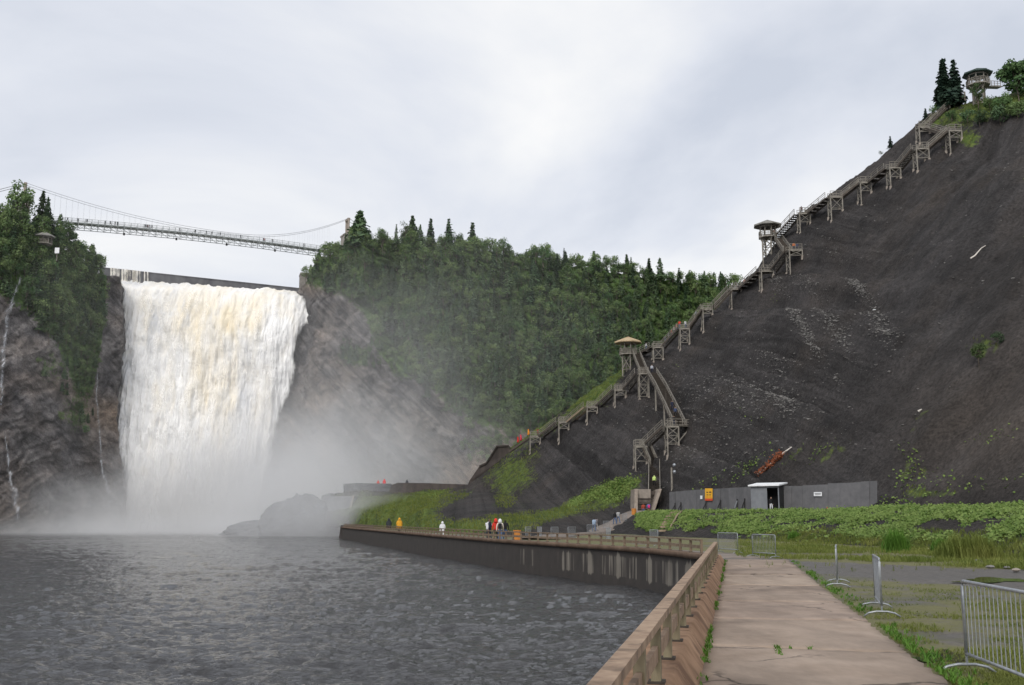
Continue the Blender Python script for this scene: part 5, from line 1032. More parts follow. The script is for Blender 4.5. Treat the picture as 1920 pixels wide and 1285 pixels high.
for i, (u, vt, vb, kind, wd, nl, lm, lab) in enumerate([(1773, 113, 196, 'spruce', 2.7, 1500, 'darkspruce', 'larger of two dark spruces beside the topmost pavilion'), (1793, 114, 190, 'spruce', 2.2, 1300, 'darkspruce', 'slimmer dark spruce closest to the topmost pavilion'), (1912, 112, 190, 'broad', 3.9, 2600, 'broad', 'big rounded green tree at the top corner of the hill'),
        (1833, 158, 208, 'broad', 1.5, 900, 'broad', 'light green young tree in front of the topmost pavilion'), (1856, 182, 210, 'broad', 1.5, 800, 'broad', 'low green bush beneath the topmost pavilion'), (1736, 204, 228, 'spruce', 0.8, 500, 'darkspruce', 'small dark spruce at the bend of the top stairs'), (1752, 195, 222, 'broad', 1.0, 500, 'broad', 'little dark bush behind the top stairs bend'), (1670, 256, 278, 'spruce', 0.75, 420, 'darkspruce', 'tiny spruce alone on the bare hill ridge'), (1652, 282, 294, 'broad', 0.6, 250, 'broad', 'tiny bush clinging to the bare hill ridge'),
        (1834, 640, 690, 'broad', 1.15, 700, 'broad', 'bright green bush on the dark shale slope'), (1868, 622, 650, 'broad', 1.0, 420, 'conifer', 'dull green bush higher on the dark slope'), (1880, 175, 215, 'broad', 1.9, 900, 'broad', 'green bush between the topmost pavilion and the big tree'), (1815, 205, 235, 'broad', 1.5, 700, 'conifer', 'dark bush on the crest below the two spruces'), (1785, 205, 232, 'broad', 1.4, 600, 'broad', 'low shrub beside the highest trestle landing'), (1838, 205, 240, 'broad', 1.6, 800, 'conifer', 'dark shrub on the crest under the young light green tree'), (1875, 200, 235, 'broad', 2.0, 900, 'conifer', 'wide dark shrub at the edge of the crest grass'), (1908, 190, 225, 'broad', 2.2, 1000, 'broad', 'shrub under the big rounded tree by the photo edge')]):
    p = HILL.hit(u, vb); h = max(0.8, P(u, vt, p.y).z - p.z); tree_thing('spruce_tree' if kind == 'spruce' else ('shrub' if h < 4 else 'broadleaf_tree'), kind, 780 + i, h, wd, nl, M[lm], p, lab)

# ------------------------------------------------------------------ ground plants and loose stone
def blades_mesh(name, pts, h, w, n, lean, mat_, label, seed=1, cat=None):
    rng = np.random.default_rng(seed); pts = np.repeat(np.asarray(pts, float), n, 0); hh = np.repeat(np.asarray(h, float), n) * rng.uniform(0.55, 1.25, len(pts)); N = len(pts)
    a_ = rng.uniform(0, 6.28, N); rr3 = rng.random(N)[:, None] * np.repeat(np.asarray(h, float), n)[:, None] * 0.8; base = pts + np.stack([np.cos(a_ * 3), np.sin(a_ * 3), 0 * a_], -1) * rr3 * 0.6
    d = np.stack([np.cos(a_), np.sin(a_), 0 * a_], -1); sd2 = np.stack([-np.sin(a_), np.cos(a_), 0 * a_], -1) * (hh * w)[:, None]
    mid_ = base + d * (hh * lean * 0.35)[:, None] + np.array([0, 0, 1]) * (hh * 0.6)[:, None]; tip = base + d * (hh * lean)[:, None] + np.array([0, 0, 1]) * hh[:, None]
    V = np.stack([base - sd2, base + sd2, mid_ + sd2 * 0.7, tip, mid_ - sd2 * 0.7], 1).reshape(-1, 3); i = np.arange(N) * 5
    Fq = np.concatenate([np.stack([i, i + 1, i + 2, i + 4], -1)]); F3 = np.stack([i + 4, i + 2, i + 3, i + 3], -1)
    V2 = V; Ft = np.concatenate([np.stack([i, i + 1, i + 2], -1), np.stack([i, i + 2, i + 4], -1), np.stack([i + 4, i + 2, i + 3], -1)])
    o = link(name, np_mesh(name, V2, Ft), None, mat_); tag(o, label, cat, kind='stuff'); return o
HV = veg
def hill_samples(n, wfun, seed):
    rng = np.random.default_rng(seed); out_ = []; k = 0
    wt = np.clip(wfun, 0, 1)[:-1, :-1]
    # area weight so that near and far get equal metres
    a_ = HG[1:, :-1] - HG[:-1, :-1]; b_ = HG[:-1, 1:] - HG[:-1, :-1]; ar = np.linalg.norm(np.cross(a_, b_), axis=-1); pr = (wt * ar).ravel(); pr = pr / pr.sum(); idx = rng.choice(len(pr), n, p=pr); r_, c_ = np.unravel_index(idx, wt.shape); fa, fb = rng.random((n, 1)), rng.random((n, 1))
    return HG[r_, c_] * (1 - fa) * (1 - fb) + HG[r_ + 1, c_] * fa * (1 - fb) + HG[r_, c_ + 1] * (1 - fa) * fb + HG[r_ + 1, c_ + 1] * fa * fb
inview = (hu < 2000)
slope_w = (HV > 0.32) * HV * inview; slope_w[:, :] *= (1 - bank)
pts = hill_samples(15000, slope_w, 5); blades_mesh('grass', pts, np.full(len(pts), 0.32), 0.09, 4, 0.5, M['grass'], 'green grass and weeds patching the foot of the hill and ridge', 3)
ivyfan = np.clip(blob(hu, hv, 1105, 930, 60, 13, -0.42) + blob(hu, hv, 1160, 925, 45, 17, -0.5) - 0.35 + nz * 0.5, 0, 1) * (hv > 880)
ivyfan += np.clip(0.8 * blob(hu, hv, 1410, 875, 48, 11, -0.7) + 0.7 * blob(hu, hv, 1478, 868, 50, 5, -0.7) + 0.5 * blob(hu, hv, 1700, 870, 30, 40) + 0.7 * blob(hu, hv, 1540, 850, 40, 12, -.6) + 0.9 * blob(hu, hv, 1665, 945, 40, 10) + 0.5 * blob(hu, hv, 1350, 895, 60, 10, -0.5) - 0.30 + nz * 0.8, 0, 1) * 0.14
def leaves(name, pts, size, label, seed, m, up=0.9):
    rng = np.random.default_rng(seed); n = len(pts); nr_ = rng.normal(size=(n, 3)) * 0.55 + np.array([0, -0.45, up]); V, Fq = leaf_quads(pts + np.stack([rng.normal(size=n) * 0.05, rng.normal(size=n) * 0.05, np.abs(rng.normal(size=n)) * 0.14 + 0.03], -1), nr_, size * rng.uniform(0.6, 1.3, n), rng, 0.62)
    o = link(name, np_mesh(name, V, Fq), None, m); tag(o, label, 'ground cover', kind='stuff'); return o
foot_w = np.zeros_like(veg); foot_w[:9] = np.linspace(1, 0.15, 9)[:, None]; foot_w *= sstep(1380, 1480, hu) * inview * np.clip(0.55 + 1.6 * nz + 0.4 * (hu > 1650), 0, 1)
pts = hill_samples(7000, foot_w, 6); blades_mesh('grass', pts, np.random.default_rng(3).uniform(0.08, 0.26, len(pts)), 0.07, 4, 0.45, M['grass'], 'tufts of grass mixed into the foot of the creeper bank', 4)
leaves('ivy', hill_samples(9000, ivyfan, 8), np.full(9000, 0.26), 'bright leafy creeper fanning over the foot of the hill', 9, M['ivy'])
bp_n = fbm(np.stack([hx * 0.32, hy * 0.22, hz * 0.9], -1), 5, 88, 0.6); bank_w = np.zeros_like(veg); bank_w[3:NA + 3] = 1
rfrac = np.clip(np.arange(nr) / NA, 0, 1.2)[:, None]
bank_w *= sstep(1185, 1200, hu) * inview * np.clip(0.55 + bp_n * 2.3 + 0.8 * (rfrac - 0.5) + 0.5 * (hu < 1260), 0, 1) * sstep(0.02, 0.26, rfrac + bp_n * 0.45)
bank_w *= 1 - blob(hu, hv, 1268, 975, 8, 28, 0.55) * 0.9 - 0.8 * blob(hu, hv, 1540, 985, 14, 25)* 0.8
leaves('ivy', hill_samples(80000, np.clip(bank_w, 0, 1) ** 1.4, 18), np.full(80000, 0.16), 'dense green creeper covering the long bank before the hoarding', 19, M['ivy'])
# loose pale stones on the slope, in streaks
stw = np.clip(0.9 * blob(hu, hv, 1600, 530, 75, 9, 0.93) + 0.8 * blob(hu, hv, 1500, 610, 110, 11, 1.02) + 0.7 * blob(hu, hv, 1545, 590, 90, 16, 1.0) + 0.55 * blob(hu, hv, 1460, 720, 60, 22, 1.1) + 0.5 * blob(hu, hv, 1640, 600, 70, 22, 0.9) + 0.3 * blob(hu, hv, 1400, 740, 130, 60) + 0.22 * blob(hu, hv, 1330, 850, 80, 30) + 0.05, 0, 1) * (rowt > 0.02) * (rowt < 0.97) * (hu > 1000)
stw *= np.clip(0.6 + 1.6 * gul, 0.05, 1)
sp = hill_samples(8000, stw ** 1.9, 28); rng = np.random.default_rng(4); n = len(sp); sz = 0.045 + 0.15 * rng.random(n) ** 3.5
base8 = np.array([[x_, y_, z_] for x_ in (-1, 1) for y_ in (-1, 1) for z_ in (-1, 1)], float) * np.array([1.0, 0.7, 0.45])
fq = np.array([[0, 1, 3, 2], [4, 6, 7, 5], [0, 4, 5, 1], [2, 3, 7, 6], [0, 2, 6, 4], [1, 5, 7, 3]])
an = rng.uniform(0, 6.28, n); V = base8[None] * (1 + 0.35 * rng.normal(size=(n, 8, 1))) * sz[:, None, None]; c_, s_ = np.cos(an)[:, None], np.sin(an)[:, None]
V = np.stack([V[..., 0] * c_ - V[..., 1] * s_, V[..., 0] * s_ + V[..., 1] * c_, V[..., 2]], -1) + sp[:, None]
tag(link('rubble', np_mesh('rubble', V.reshape(-1, 3), (fq[None] + (np.arange(n) * 8)[:, None, None]).reshape(-1, 4)), None, M['stones']), 'pale shale stones scattered in streaks down the dark slope', 'rubble', kind='stuff')
# grass on the flat ground: thick strip before the bank, scattered tufts, weeds at the walkway edges
rng = np.random.default_rng(6)
def GZn(u, v, Z): s_ = (VC - v) / F; t_ = (Z - CAMZ) / (SP + s_ * CP); return np.stack([(u - UC) / F * t_, t_ * (CP - s_ * SP), 0 * t_ + Z], -1)
u = rng.uniform(1380, 1990, 70000); v = rng.uniform(1002, 1072, 70000); p = GZn(u, v, -0.04); f = p[:, 1] / np.interp(u, us, L0Y); wv = sstep(-0.5, 2.5, p[:, 1] - FAR_EDGE(p[:, 0]) + 1.5 * vnoise(p[:, :2] * 0.4, 7)) * (f < 1.03) + 0.01
q = p[rng.random(70000) < wv * (0.45 + 0.9 * vnoise(p[:, :2] * 0.35, 5))][:15000]
blades_mesh('grass', q, rng.uniform(0.06, 0.24, len(q)) , 0.06, 4, 0.45, M['grass'], 'strip of long yellowish grass at the foot of the creeper bank', 13)
u = rng.uniform(1440, 2000, 60000); v = 1060 + 260 * rng.random(60000) ** 0.8; p = GZn(u, v, -0.05)
ok_ = (p[:, 0] > WALK(p[:, 1]) + WWID + 0.15) & (p[:, 1] < NEAR_EDGE(p[:, 0]) + 2 * vnoise(p[:, :2] * 0.5, 8)) & (rng.random(60000) < np.clip(0.40 + 0.9 * fbm(p[:, :2] * 0.28, 4, 63) + 0.8 * vnoise(p[:, :2] * 1.3, 3), 0.01, 1)); q = p[ok_][:30000]
blades_mesh('grass', q, rng.uniform(0.02, 0.06, len(q)), 0.08, 5, 0.8, M['grass'], 'short sparse grass over the wet gravel beside the walkway', 14)
q = []; hh = []
for side, off, n in ((1, -WWID - 0.04, 1000), (0, 0.0, 900)):
    for k in range(n):
        y = 7 + 40 * rng.random() ** 1.3; cl = vnoise(np.array([[y * 0.9, side * 9.0]]), 17)[0]
        if rng.random() > 0.40 + 0.9 * cl: continue
        p = wp(y, off - (abs(rng.normal()) * 0.16 if side else rng.normal() * 0.035), 0.0); q.append(p); hh.append((0.075 if side else 0.07) * rng.uniform(0.5, 1.3))
blades_mesh('weeds', q, hh, 0.11, 7, 0.9, M['grassbright'], 'bright green weeds along both edges of the walkway', 15)
q = [wp(15.78 - 0.13 * k / 9 * 0, -0.95 - 0.03 * (k % 3) - 0.0, 0.01) + dW * (-0.09 * k) for k in range(12)] + [wp(15.9 - 0.32 * f, -f * WWID, -0.01) for f in (0.36, 0.37, 0.43, 0.52, 0.53)]
blades_mesh('weeds', q, [0.05] * len(q), 0.16, 6, 0.9, M['grassbright'], 'small weeds growing in a crack of the walkway slab', 16)
for i, (u, v, h, wd, lab) in enumerate([(1815, 1050, 1.05, 1.5, 'wide bushy green weed clump on the gravel verge at the bank foot'), (1680, 1036, 1.15, 0.55, 'tall upright weed clump before the middle of the bank'), (1765, 1038, 0.75, 0.45, 'small weed clump just beside the wide bushy one'), (1490, 1016, 0.8, 0.5, 'tuft of weeds behind the crowd barriers')]):
    c_ = GZ(u, v, -0.05); n = 420 if wd > 1 else 170; a_ = rng.uniform(0, 6.28, n); r_ = np.sqrt(rng.random(n)) * wd; pts = np.stack([c_.x * 0 + np.cos(a_) * r_, np.sin(a_) * r_ * 0.6, 0 * r_], -1)
    o = blades_mesh('weed_clump', pts, h * (1.05 - 0.55 * (r_ / wd) ** 2), 0.035, 5, 0.35, M['grassbright'] if i else M['grass'], lab, 30 + i, 'plant'); o.location = c_; del o['kind']

# ------------------------------------------------------------------ grey hoarding, booth, signs
FY = lambda u: float(np.interp(u, [1255, 1408, 1463, 1645], [140, 124, 122, 113.5]))
def fpt(u, v, back=0.0): return P(u, v, FY(u) + back)
hb = empty('hoarding', fpt(1440, 962)); tag(hb, 'long grey panel hoarding behind the creeper bank', 'fence'); ro = Vector(hb.location)
ft_ = lambda u: float(np.interp(u, [1255, 1300, 1408, 1409, 1463, 1504, 1505, 1552, 1553, 1612, 1616, 1645], [923, 919, 913, 911, 911, 912, 910.5, 908.5, 906.5, 905, 902.5, 902]))
fb_ = lambda u: float(np.interp(u, [1255, 1560, 1590, 1620, 1645], [966, 966, 962, 956, 942]))
ub_ = [1255, 1266, 1277, 1292, 1306, 1321, 1336, 1351, 1366, 1381, 1396, 1408]; ur = [1463, 1484, 1505, 1528, 1552.5, 1575, 1595, 1614, 1630, 1645]
for L_u in (ub_, ur):
    for i in range(len(L_u) - 1):
        a_, b_ = L_u[i] + 0.12, L_u[i + 1] - 0.12; va, vb = ft_(a_ + 0.5), ft_(b_ - 0.5); bk = random.uniform(-0.05, 0.05)
        MB().poly_prism([fpt(a_, fb_(a_), bk) - ro, fpt(b_, fb_(b_), bk) - ro, fpt(b_, vb, bk) - ro, fpt(a_, va, bk) - ro], (0, 0.06, 0)).build('panel', M['panel'], hb)
for u in (1265.5, 1276.5, 1323.5, 1350.5, 1382, 1396):
    MB().bar(fpt(u, 966, -0.2) - ro, fpt(u, ft_(u) + 21, -0.2) - ro, 0.12).build('fence_post', M['black'], hb)
    MB().bar(fpt(u - 9, 964, -1.3) - ro, fpt(u, ft_(u) + 25, -0.25) - ro, 0.10).build('stay', M['black'] if u not in (1382,) else M['steel'], hb)
bt = empty('booth', fpt(1436, 963)); tag(bt, 'small grey plywood booth with pale roof and open doorway', 'booth'); ro = Vector(bt.location)
bl_, br_ = fpt(1409, 965, -1.6), fpt(1462, 965, -1.6); zt = P(1436, 914, bl_.y).z; zb_ = bl_.z - 0.3; ddx = (br_ - bl_); ddx.z = 0; wb = ddx.length; ax = ddx.normalized(); ay = Vector((-ax.y, ax.x, 0))
def bpnt(a_, d_, z): return Vector((bl_.x, bl_.y, z)) + ax * (a_ * wb) + ay * d_ - ro
def bslab(name, a0, a1, z0, z1, d0, m, par_=bt, th=0.07): return MB().poly_prism([bpnt(a0, d0, z0), bpnt(a1, d0, z0), bpnt(a1, d0, z1), bpnt(a0, d0, z1)], ay * th).build(name, m, par_)
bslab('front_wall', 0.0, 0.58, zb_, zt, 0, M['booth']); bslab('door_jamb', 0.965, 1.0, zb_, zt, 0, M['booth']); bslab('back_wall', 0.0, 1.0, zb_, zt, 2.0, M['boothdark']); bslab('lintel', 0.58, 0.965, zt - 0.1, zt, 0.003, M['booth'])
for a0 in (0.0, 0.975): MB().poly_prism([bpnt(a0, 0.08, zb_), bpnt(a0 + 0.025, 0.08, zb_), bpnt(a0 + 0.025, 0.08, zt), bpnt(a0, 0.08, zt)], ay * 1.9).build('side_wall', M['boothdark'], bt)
MB().poly_prism([bpnt(-0.05, -0.35, zt + 0.10), bpnt(1.05, -0.35, zt + 0.10), bpnt(1.05, 2.3, zt + 0.42), bpnt(-0.05, 2.3, zt + 0.42)], (0, 0, 0.14)).build('roof', M['white'], bt)
MB().poly_prism([bpnt(0, -0.15, zb_), bpnt(1, -0.15, zb_), bpnt(1, 2.0, zb_), bpnt(0, 2.0, zb_)], (0, 0, 0.28)).build('floor', M['wood'], bt)
def sign(u0, u1, v0, v1, name, label, m, extra=()):
    r = empty(name, fpt((u0 + u1) / 2, v1, -0.25)); tag(r, label, 'sign'); o_ = Vector(r.location)
    MB().poly_prism([fpt(u0, v1, -0.25) - o_, fpt(u1, v1, -0.25) - o_, fpt(u1, v0, -0.25) - o_, fpt(u0, v0, -0.25) - o_], (0, 0.05, 0)).build('board', m, r)
    for (a, b, c, d, mm_, nm) in extra: MB().poly_prism([fpt(u0 + (u1 - u0) * a, v0 + (v1 - v0) * d, -0.28) - o_, fpt(u0 + (u1 - u0) * b, v0 + (v1 - v0) * d, -0.28) - o_, fpt(u0 + (u1 - u0) * b, v0 + (v1 - v0) * c, -0.28) - o_, fpt(u0 + (u1 - u0) * a, v0 + (v1 - v0) * c, -0.28) - o_], (0, 0.02, 0)).build(nm, mm_, r)
sign(1322, 1336, 916, 939, 'notice_sign', 'yellow notice sign with red lower band on the grey hoarding', M['yellow'], [(0, 1, 0.82, 1.0, M['red'], 'red_band'), (0.18, 0.42, 0.28, 0.36, M['ink'], 'printed_line'), (0.55, 0.84, 0.26, 0.36, M['ink'], 'printed_line'), (0.2, 0.44, 0.50, 0.56, M['ink'], 'printed_line'), (0.56, 0.8, 0.50, 0.56, M['ink'], 'printed_line'), (0.15, 0.42, 0.68, 0.72, M['red'], 'printed_line'), (0.58, 0.84, 0.68, 0.72, M['red'], 'printed_line')])
sign(1313, 1317, 929.5, 936, 'paper_notice', 'small white paper notice beside the yellow sign', M['white'])
sign(1526, 1541, 923, 930.5, 'wall_sign', 'white rectangular sign on the hoarding past the booth', M['white'], [(0.1, 0.9, 0.25, 0.38, M['panel'], 'printed_line'), (0.15, 0.85, 0.58, 0.70, M['panel'], 'printed_line')])
c_ = fpt(1551, 957, -2.5); cn = empty('traffic_cone', (c_.x, c_.y, c_.z - 0.4)); tag(cn, 'orange traffic cone by the hoarding', 'cone'); MB().lathe([(0.19, 0.03), (0.035, 0.72)], 10).build('cone_body', M['red'], cn); MB().box((0, 0, 0.02), (0.45, 0.45, 0.05)).build('base', M['orange'], cn); MB().lathe([(0.135, 0.3), (0.10, 0.45)], 10).build('reflective_band', M['white'], cn)
# lamp post with two globes
lp = HILL.hit(1260, 918); lr = empty('lamp_post', lp); tag(lr, 'wooden lamp post with two grey globes behind the hoarding', 'lamp'); hh_ = P(1260, 877, lp.y).z - lp.z
MB().tube([(0, 0, -0.4), (0, 0, hh_)], 0.16, 8, 0.13).build('pole', M['woodgrey'], lr)
for dz0, nm in ((hh_ + 0.35, 'globe'), (hh_ - 0.65, 'globe')):
    g_ = MB().lathe([(0.02, -0.28), (0.18, -0.22), (0.26, -0.05), (0.26, 0.08), (0.16, 0.23), (0.02, 0.28)], 12, (0.42, -0.1, dz0)).build(nm, M['steel'], lr, True); MB().bar((0, 0, dz0 - 0.35), (0.42, -0.1, dz0 - 0.3), 0.06).build('bracket', M['black'], g_)

# ------------------------------------------------------------------ crowd barriers
def make_barrier(L=2.2, H=1.08, bars=15, label=''):
    r = empty('crowd_barrier'); r_ = 0.021
    fr = [(0, 0, 0.20), (0, 0, H - 0.06), (0.02, 0, H - 0.015), (0.06, 0, H), (L - 0.06, 0, H), (L - 0.02, 0, H - 0.015), (L, 0, H - 0.06), (L, 0, 0.20)]
    MB().tube(fr, r_, 8).build('frame', M['steel'], r, True); MB().tube([(0, 0, 0.22), (L, 0, 0.22)], r_ * 0.95, 8).build('bottom_rail', M['steel'], r, True)
    for k in range(bars): x_ = L * (k + 1) / (bars + 1); MB().tube([(x_, 0, 0.22), (x_, 0, H - 0.005)], 0.0065, 5, cap=False).build('bar', M['steel'], r)
    for x_ in (0.0, L):
        MB().tube([(x_, 0, 0.24), (x_, 0, 0.085)], 0.016, 6).build('stem', M['steel'], r)
        f = MB().tube([(x_, -0.33, 0.0), (x_, -0.24, 0.065), (x_, -0.10, 0.095), (x_, 0.10, 0.095), (x_, 0.24, 0.065), (x_, 0.33, 0.0)], 0.019, 6).build('foot', M['steel'], r, True)
    return r
bar0 = make_barrier(); bspec = [  # bearing/row of one foot, then of the other
    ((5.50, 13.35), (5.28, 11.15), 'galvanised crowd barrier cut off by the photo edge, on wet gravel', 15), ((7.02, 20.8), (7.62, 22.95), 'crowd barrier seen edge-on, nearer of two beside the walkway', 15), ((8.82, 29.6), (9.48, 31.75), 'crowd barrier seen edge-on, farther of two beside the walkway', 15),
    ('u', 1417, 1044, 1461, 1047, 'crowd barrier facing the end of the slab walkway', 15), ('u', 1347, 1035.5, 1387, 1038, 'crowd barrier just behind the bend of the railing', 15),
    ('u', 1219, 1022, 1250, 1025, 'pale crowd barrier behind the quay railing below the creeper bank', 15), ('u', 1137, 1014, 1168, 1018, 'low looking crowd barrier at the start of the ramp', 15), ('y', 1100.5, 131, 1111, 129.5, 'crowd barrier on the far ramp edge beside the light blue shirt', 12), ('y', 1131, 142, 1139, 140.5, 'tilted looking crowd barrier halfway up the ramp', 12), ('y', 1167, 149, 1173, 147.5, 'crowd barrier at the top of the ramp', 12),
    ('u', 1065, 1010, 1094, 1008.5, 'crowd barrier behind the quay railing near the ramp foot', 15), ('u', 1008, 1009, 1027, 1011, 'crowd barrier, first of the row past the orange bin', 15), ('u', 985, 1009.5, 1006, 1008, 'crowd barrier directly beside the near orange bin', 15), ('u', 1033, 1010.5, 1060, 1009, 'crowd barrier in the middle of the row past the orange bin', 15)]
for i, sp_ in enumerate(bspec):
    if sp_[0] == 'u': a_, b_ = GZ(sp_[1], sp_[2], 0), GZ(sp_[3], sp_[4], 0); lab = sp_[5]
    elif sp_[0] == 'y': a_, b_ = P(sp_[1], 985, sp_[2]), P(sp_[3], 985, sp_[4]); lab = sp_[5]
    else: a_, b_ = Vector((*sp_[0], 0)), Vector((*sp_[1], 0)); lab = sp_[2]
    d = b_ - a_; d.z = 0; rz = math.atan2(d.y, d.x)
    if sp_[0] == 'u' and d.length < 2.2:                # turn in depth so that its seen width fits
        dx_ = d.x; dy_ = -math.sqrt(max(0.0, 2.2 ** 2 - dx_ ** 2)); rz = math.atan2(dy_, dx_); a_ = Vector((a_.x, a_.y - dy_ / 2 * 0.6, 0))
    z = 0.0
    if sp_[0] == 'y': z = max(0, HILL.height(Vector((a_.x, a_.y, 0)))) + 0.02
    o = bar0 if i == 0 else tree_copy(bar0); o.location = (a_.x, a_.y, z - (0.03 if z == 0 else 0)); o.rotation_euler = (0, 0, rz); tag(o, lab, 'barrier', 'galvanised crowd barriers')
# ramp to the stairs
rampc = [(1010, 1008, 97), (1050, 1003, 118), (1085, 1000, 130), (1113, 996.5, 138), (1140, 989, 143), (1165, 981, 148), (1185, 975, 152), (1205, 970, 157)]; V = []
for i, (u, v, Y) in enumerate(rampc):
    c0 = P(u, v, Y); g = max(HILL.height(c0), 0.0); z = max(g, 0) + 0.10; d = (P(*rampc[min(i + 1, len(rampc) - 1)]) - P(*rampc[max(i - 1, 0)])); d.z = 0; d.normalize(); sd_ = Vector((-d.y, d.x, 0))
    for s in (-2.0, -1.9, 1.9, 2.0): V.append(Vector((c0.x, c0.y, z - (0.5 if abs(s) == 2 else 0))) + sd_ * s)
RAMPZ = {u: V[i * 4 + 1].z for i, (u, v, Y) in enumerate(rampc)}
tag(link('ramp', np_mesh('ramp', np.array([list(q) for q in V]), grid_faces(len(rampc), 4)), None, M['path']), 'pale path ramp climbing to the stair foot', kind='structure')
def bin_(loc, label):
    r = empty('litter_bin', loc); tag(r, label, 'bin', 'orange litter bins'); n = 14
    for k in range(n): a_ = 2 * math.pi * k / n; MB().box((0.30 * math.cos(a_), 0.30 * math.sin(a_), 0.47), (0.035, 0.125, 0.86), a_).build('stave', M['orange'], r)
    MB().lathe([(0.285, 0.02), (0.285, 0.86), (0.22, 0.86), (0.22, 0.4)], 14).build('liner', M['black'], r)
    for z in (0.12, 0.8): MB().lathe([(0.322, z), (0.322, z + 0.05)], 14).build('hoop', M['rust'], r)
b1 = Vector((float(prom_x(87)) + 1.3, 87, 0.0)); b1.x = AT(969.5, 87, 0.5).x; b1.x = max(b1.x, float(prom_x(87)) + 1.2); bin_(b1, 'orange slatted litter bin behind the quay railing near the group'); p = P(1189, 980, 150.5); bin_((p.x, p.y, HILL.height(p) + 0.05), 'orange litter bin at the foot of the stairs')
# small log steps in the creeper bank
ls = empty('log_steps', P(1268, 985, 118)); tag(ls, 'narrow wooden steps cut into the creeper bank', 'steps'); ro = Vector(ls.location); A_ = P(1245, 999, 117); B_ = P(1268, 962, 128); pts_ = [A_.lerp(B_, k / 9) for k in range(10)]
for p in pts_:
    g = HILL.height(p); MB().box(Vector((p.x, p.y, g + 0.16)) - ro, (1.15, 0.28, 0.20), 0.15).build('step', M['wood'], ls)
MB().tube([Vector((A_.x + 0.75, A_.y, HILL.height(A_) + 0.2)) - ro] + [Vector((p.x + 0.75, p.y, HILL.height(p + Vector((0.75, 0, 0))) + 0.22)) - ro for p in pts_], 0.09, 6).build('edge_log', M['wood'], ls)
# fallen branches on the slope
def branch(name, pix, rad, m, label, lift=0.15, twigs=0):
    pts = [HILL.hit(u, v) for u, v in pix]; o_ = pts[0]; r = empty(name, o_); tag(r, label, 'branch'); q = [p - o_ + Vector((0, -0.1, lift)) for p in pts]; MB().tube(q, rad, 7, rad * 0.4).build('stem', m, r); return r, q
branch('fallen_branch', [(1816, 487), (1824, 482), (1830, 475), (1836, 468), (1844, 463)], 0.13, M['driftwood'], 'pale bleached branch lying high on the dark slope')
r_, q_ = branch('fallen_tree', [(1422, 891), (1440, 877), (1455, 864), (1468, 852), (1483, 841)], 0.20, M['driftwood'], 'fallen dead conifer with rusty needles and bleached trunk end'); rng = np.random.default_rng(44)
C = []; 
for k in range(900): f = rng.random() * 0.72; j = f * 4; i = min(3, int(j)); p = q_[i].lerp(q_[i + 1], j - i); C.append((p.x + rng.normal() * 0.30, p.y + rng.normal() * 0.25, p.z + rng.normal() * 0.22))
V, Fq = leaf_quads(np.array(C), rng.normal(size=(900, 3)), np.full(900, 0.16), rng, 1.2); link('dead_needles', np_mesh('dead_needles', V, Fq), r_, M['rust'])
branch('plank', [(1720, 774), (1726, 770)], 0.16, M['driftwood'], 'short white plank on the lower brown part of the slope')
for i, (u, v, s) in enumerate([(1638, 582, 0.42), (1692, 1017 - 220, 0.25), (1785, 521, 0.25)]):
    p = HILL.hit(u, v); o = MB().lathe([(0.3, -0.2), (1.0, 0.1), (0.7, 0.45), (0.1, 0.6)], 7).build('boulder', M['white'] if i == 0 else M['stones'], None); o.location = p; o.scale = (s, s * 0.8, s * 0.6); tag(o, ['lone white rock on the middle of the dark slope', 'small grey rock low on the dark slope', 'small pale rock high on the dark slope'][i], 'rock')
rng = np.random.default_rng(90)
for i, (u, v) in enumerate([(1743, 1030), (1760, 1036), (1834, 1053), (1840, 1058), (1857, 1064), (1888, 1065), (1905, 1070), (1822, 1040), (1790, 1022)]):
    p = GZ(u, v, 0.0); o = MB().lathe([(0.5, -0.3), (1.0, 0.1), (0.75, 0.55), (0.1, 0.75)], 7).build('stone', M['stones'] if i % 3 else M['concrete'], None); s = rng.uniform(0.10, 0.20); o.location = (p.x, p.y, 0.0); o.scale = (s * 1.3, s, s * 0.8); o.rotation_euler = (0, 0, rng.uniform(0, 6)); tag(o, 'small loose stone on the verge below the creeper bank', 'stone', 'loose stones on the verge')
# puddles
pm_ = mat('puddle_water', (0.03, 0.027, 0.024), (0.045, 0.04, 0.035), 2, 0.06, spec=0.5)
for i, (u, v, ru, rv, lab) in enumerate([(1768, 1232, 52, 10, 'p'), (1875, 1088, 75, 4, 'p')]):
    V = [GZ(u, v, -0.028)]; n = 40
    for k in range(n):
        a_ = 2 * math.pi * k / n; s = 1 + 0.32 * math.sin(3 * a_ + i) + 0.2 * math.sin(7 * a_ + 2 * i) + rng.normal() * 0.05; V.append(GZ(u + ru * s * math.cos(a_), v + rv * s * math.sin(a_), -0.028))
    me = bpy.data.meshes.new('puddle'); me.from_pydata([tuple(q) for q in V], [], [(0, k + 1, (k + 1) % n + 1) for k in range(n)]); tag(link('puddle', me, None, pm_), 'shallow puddle on the gravel', kind='structure')

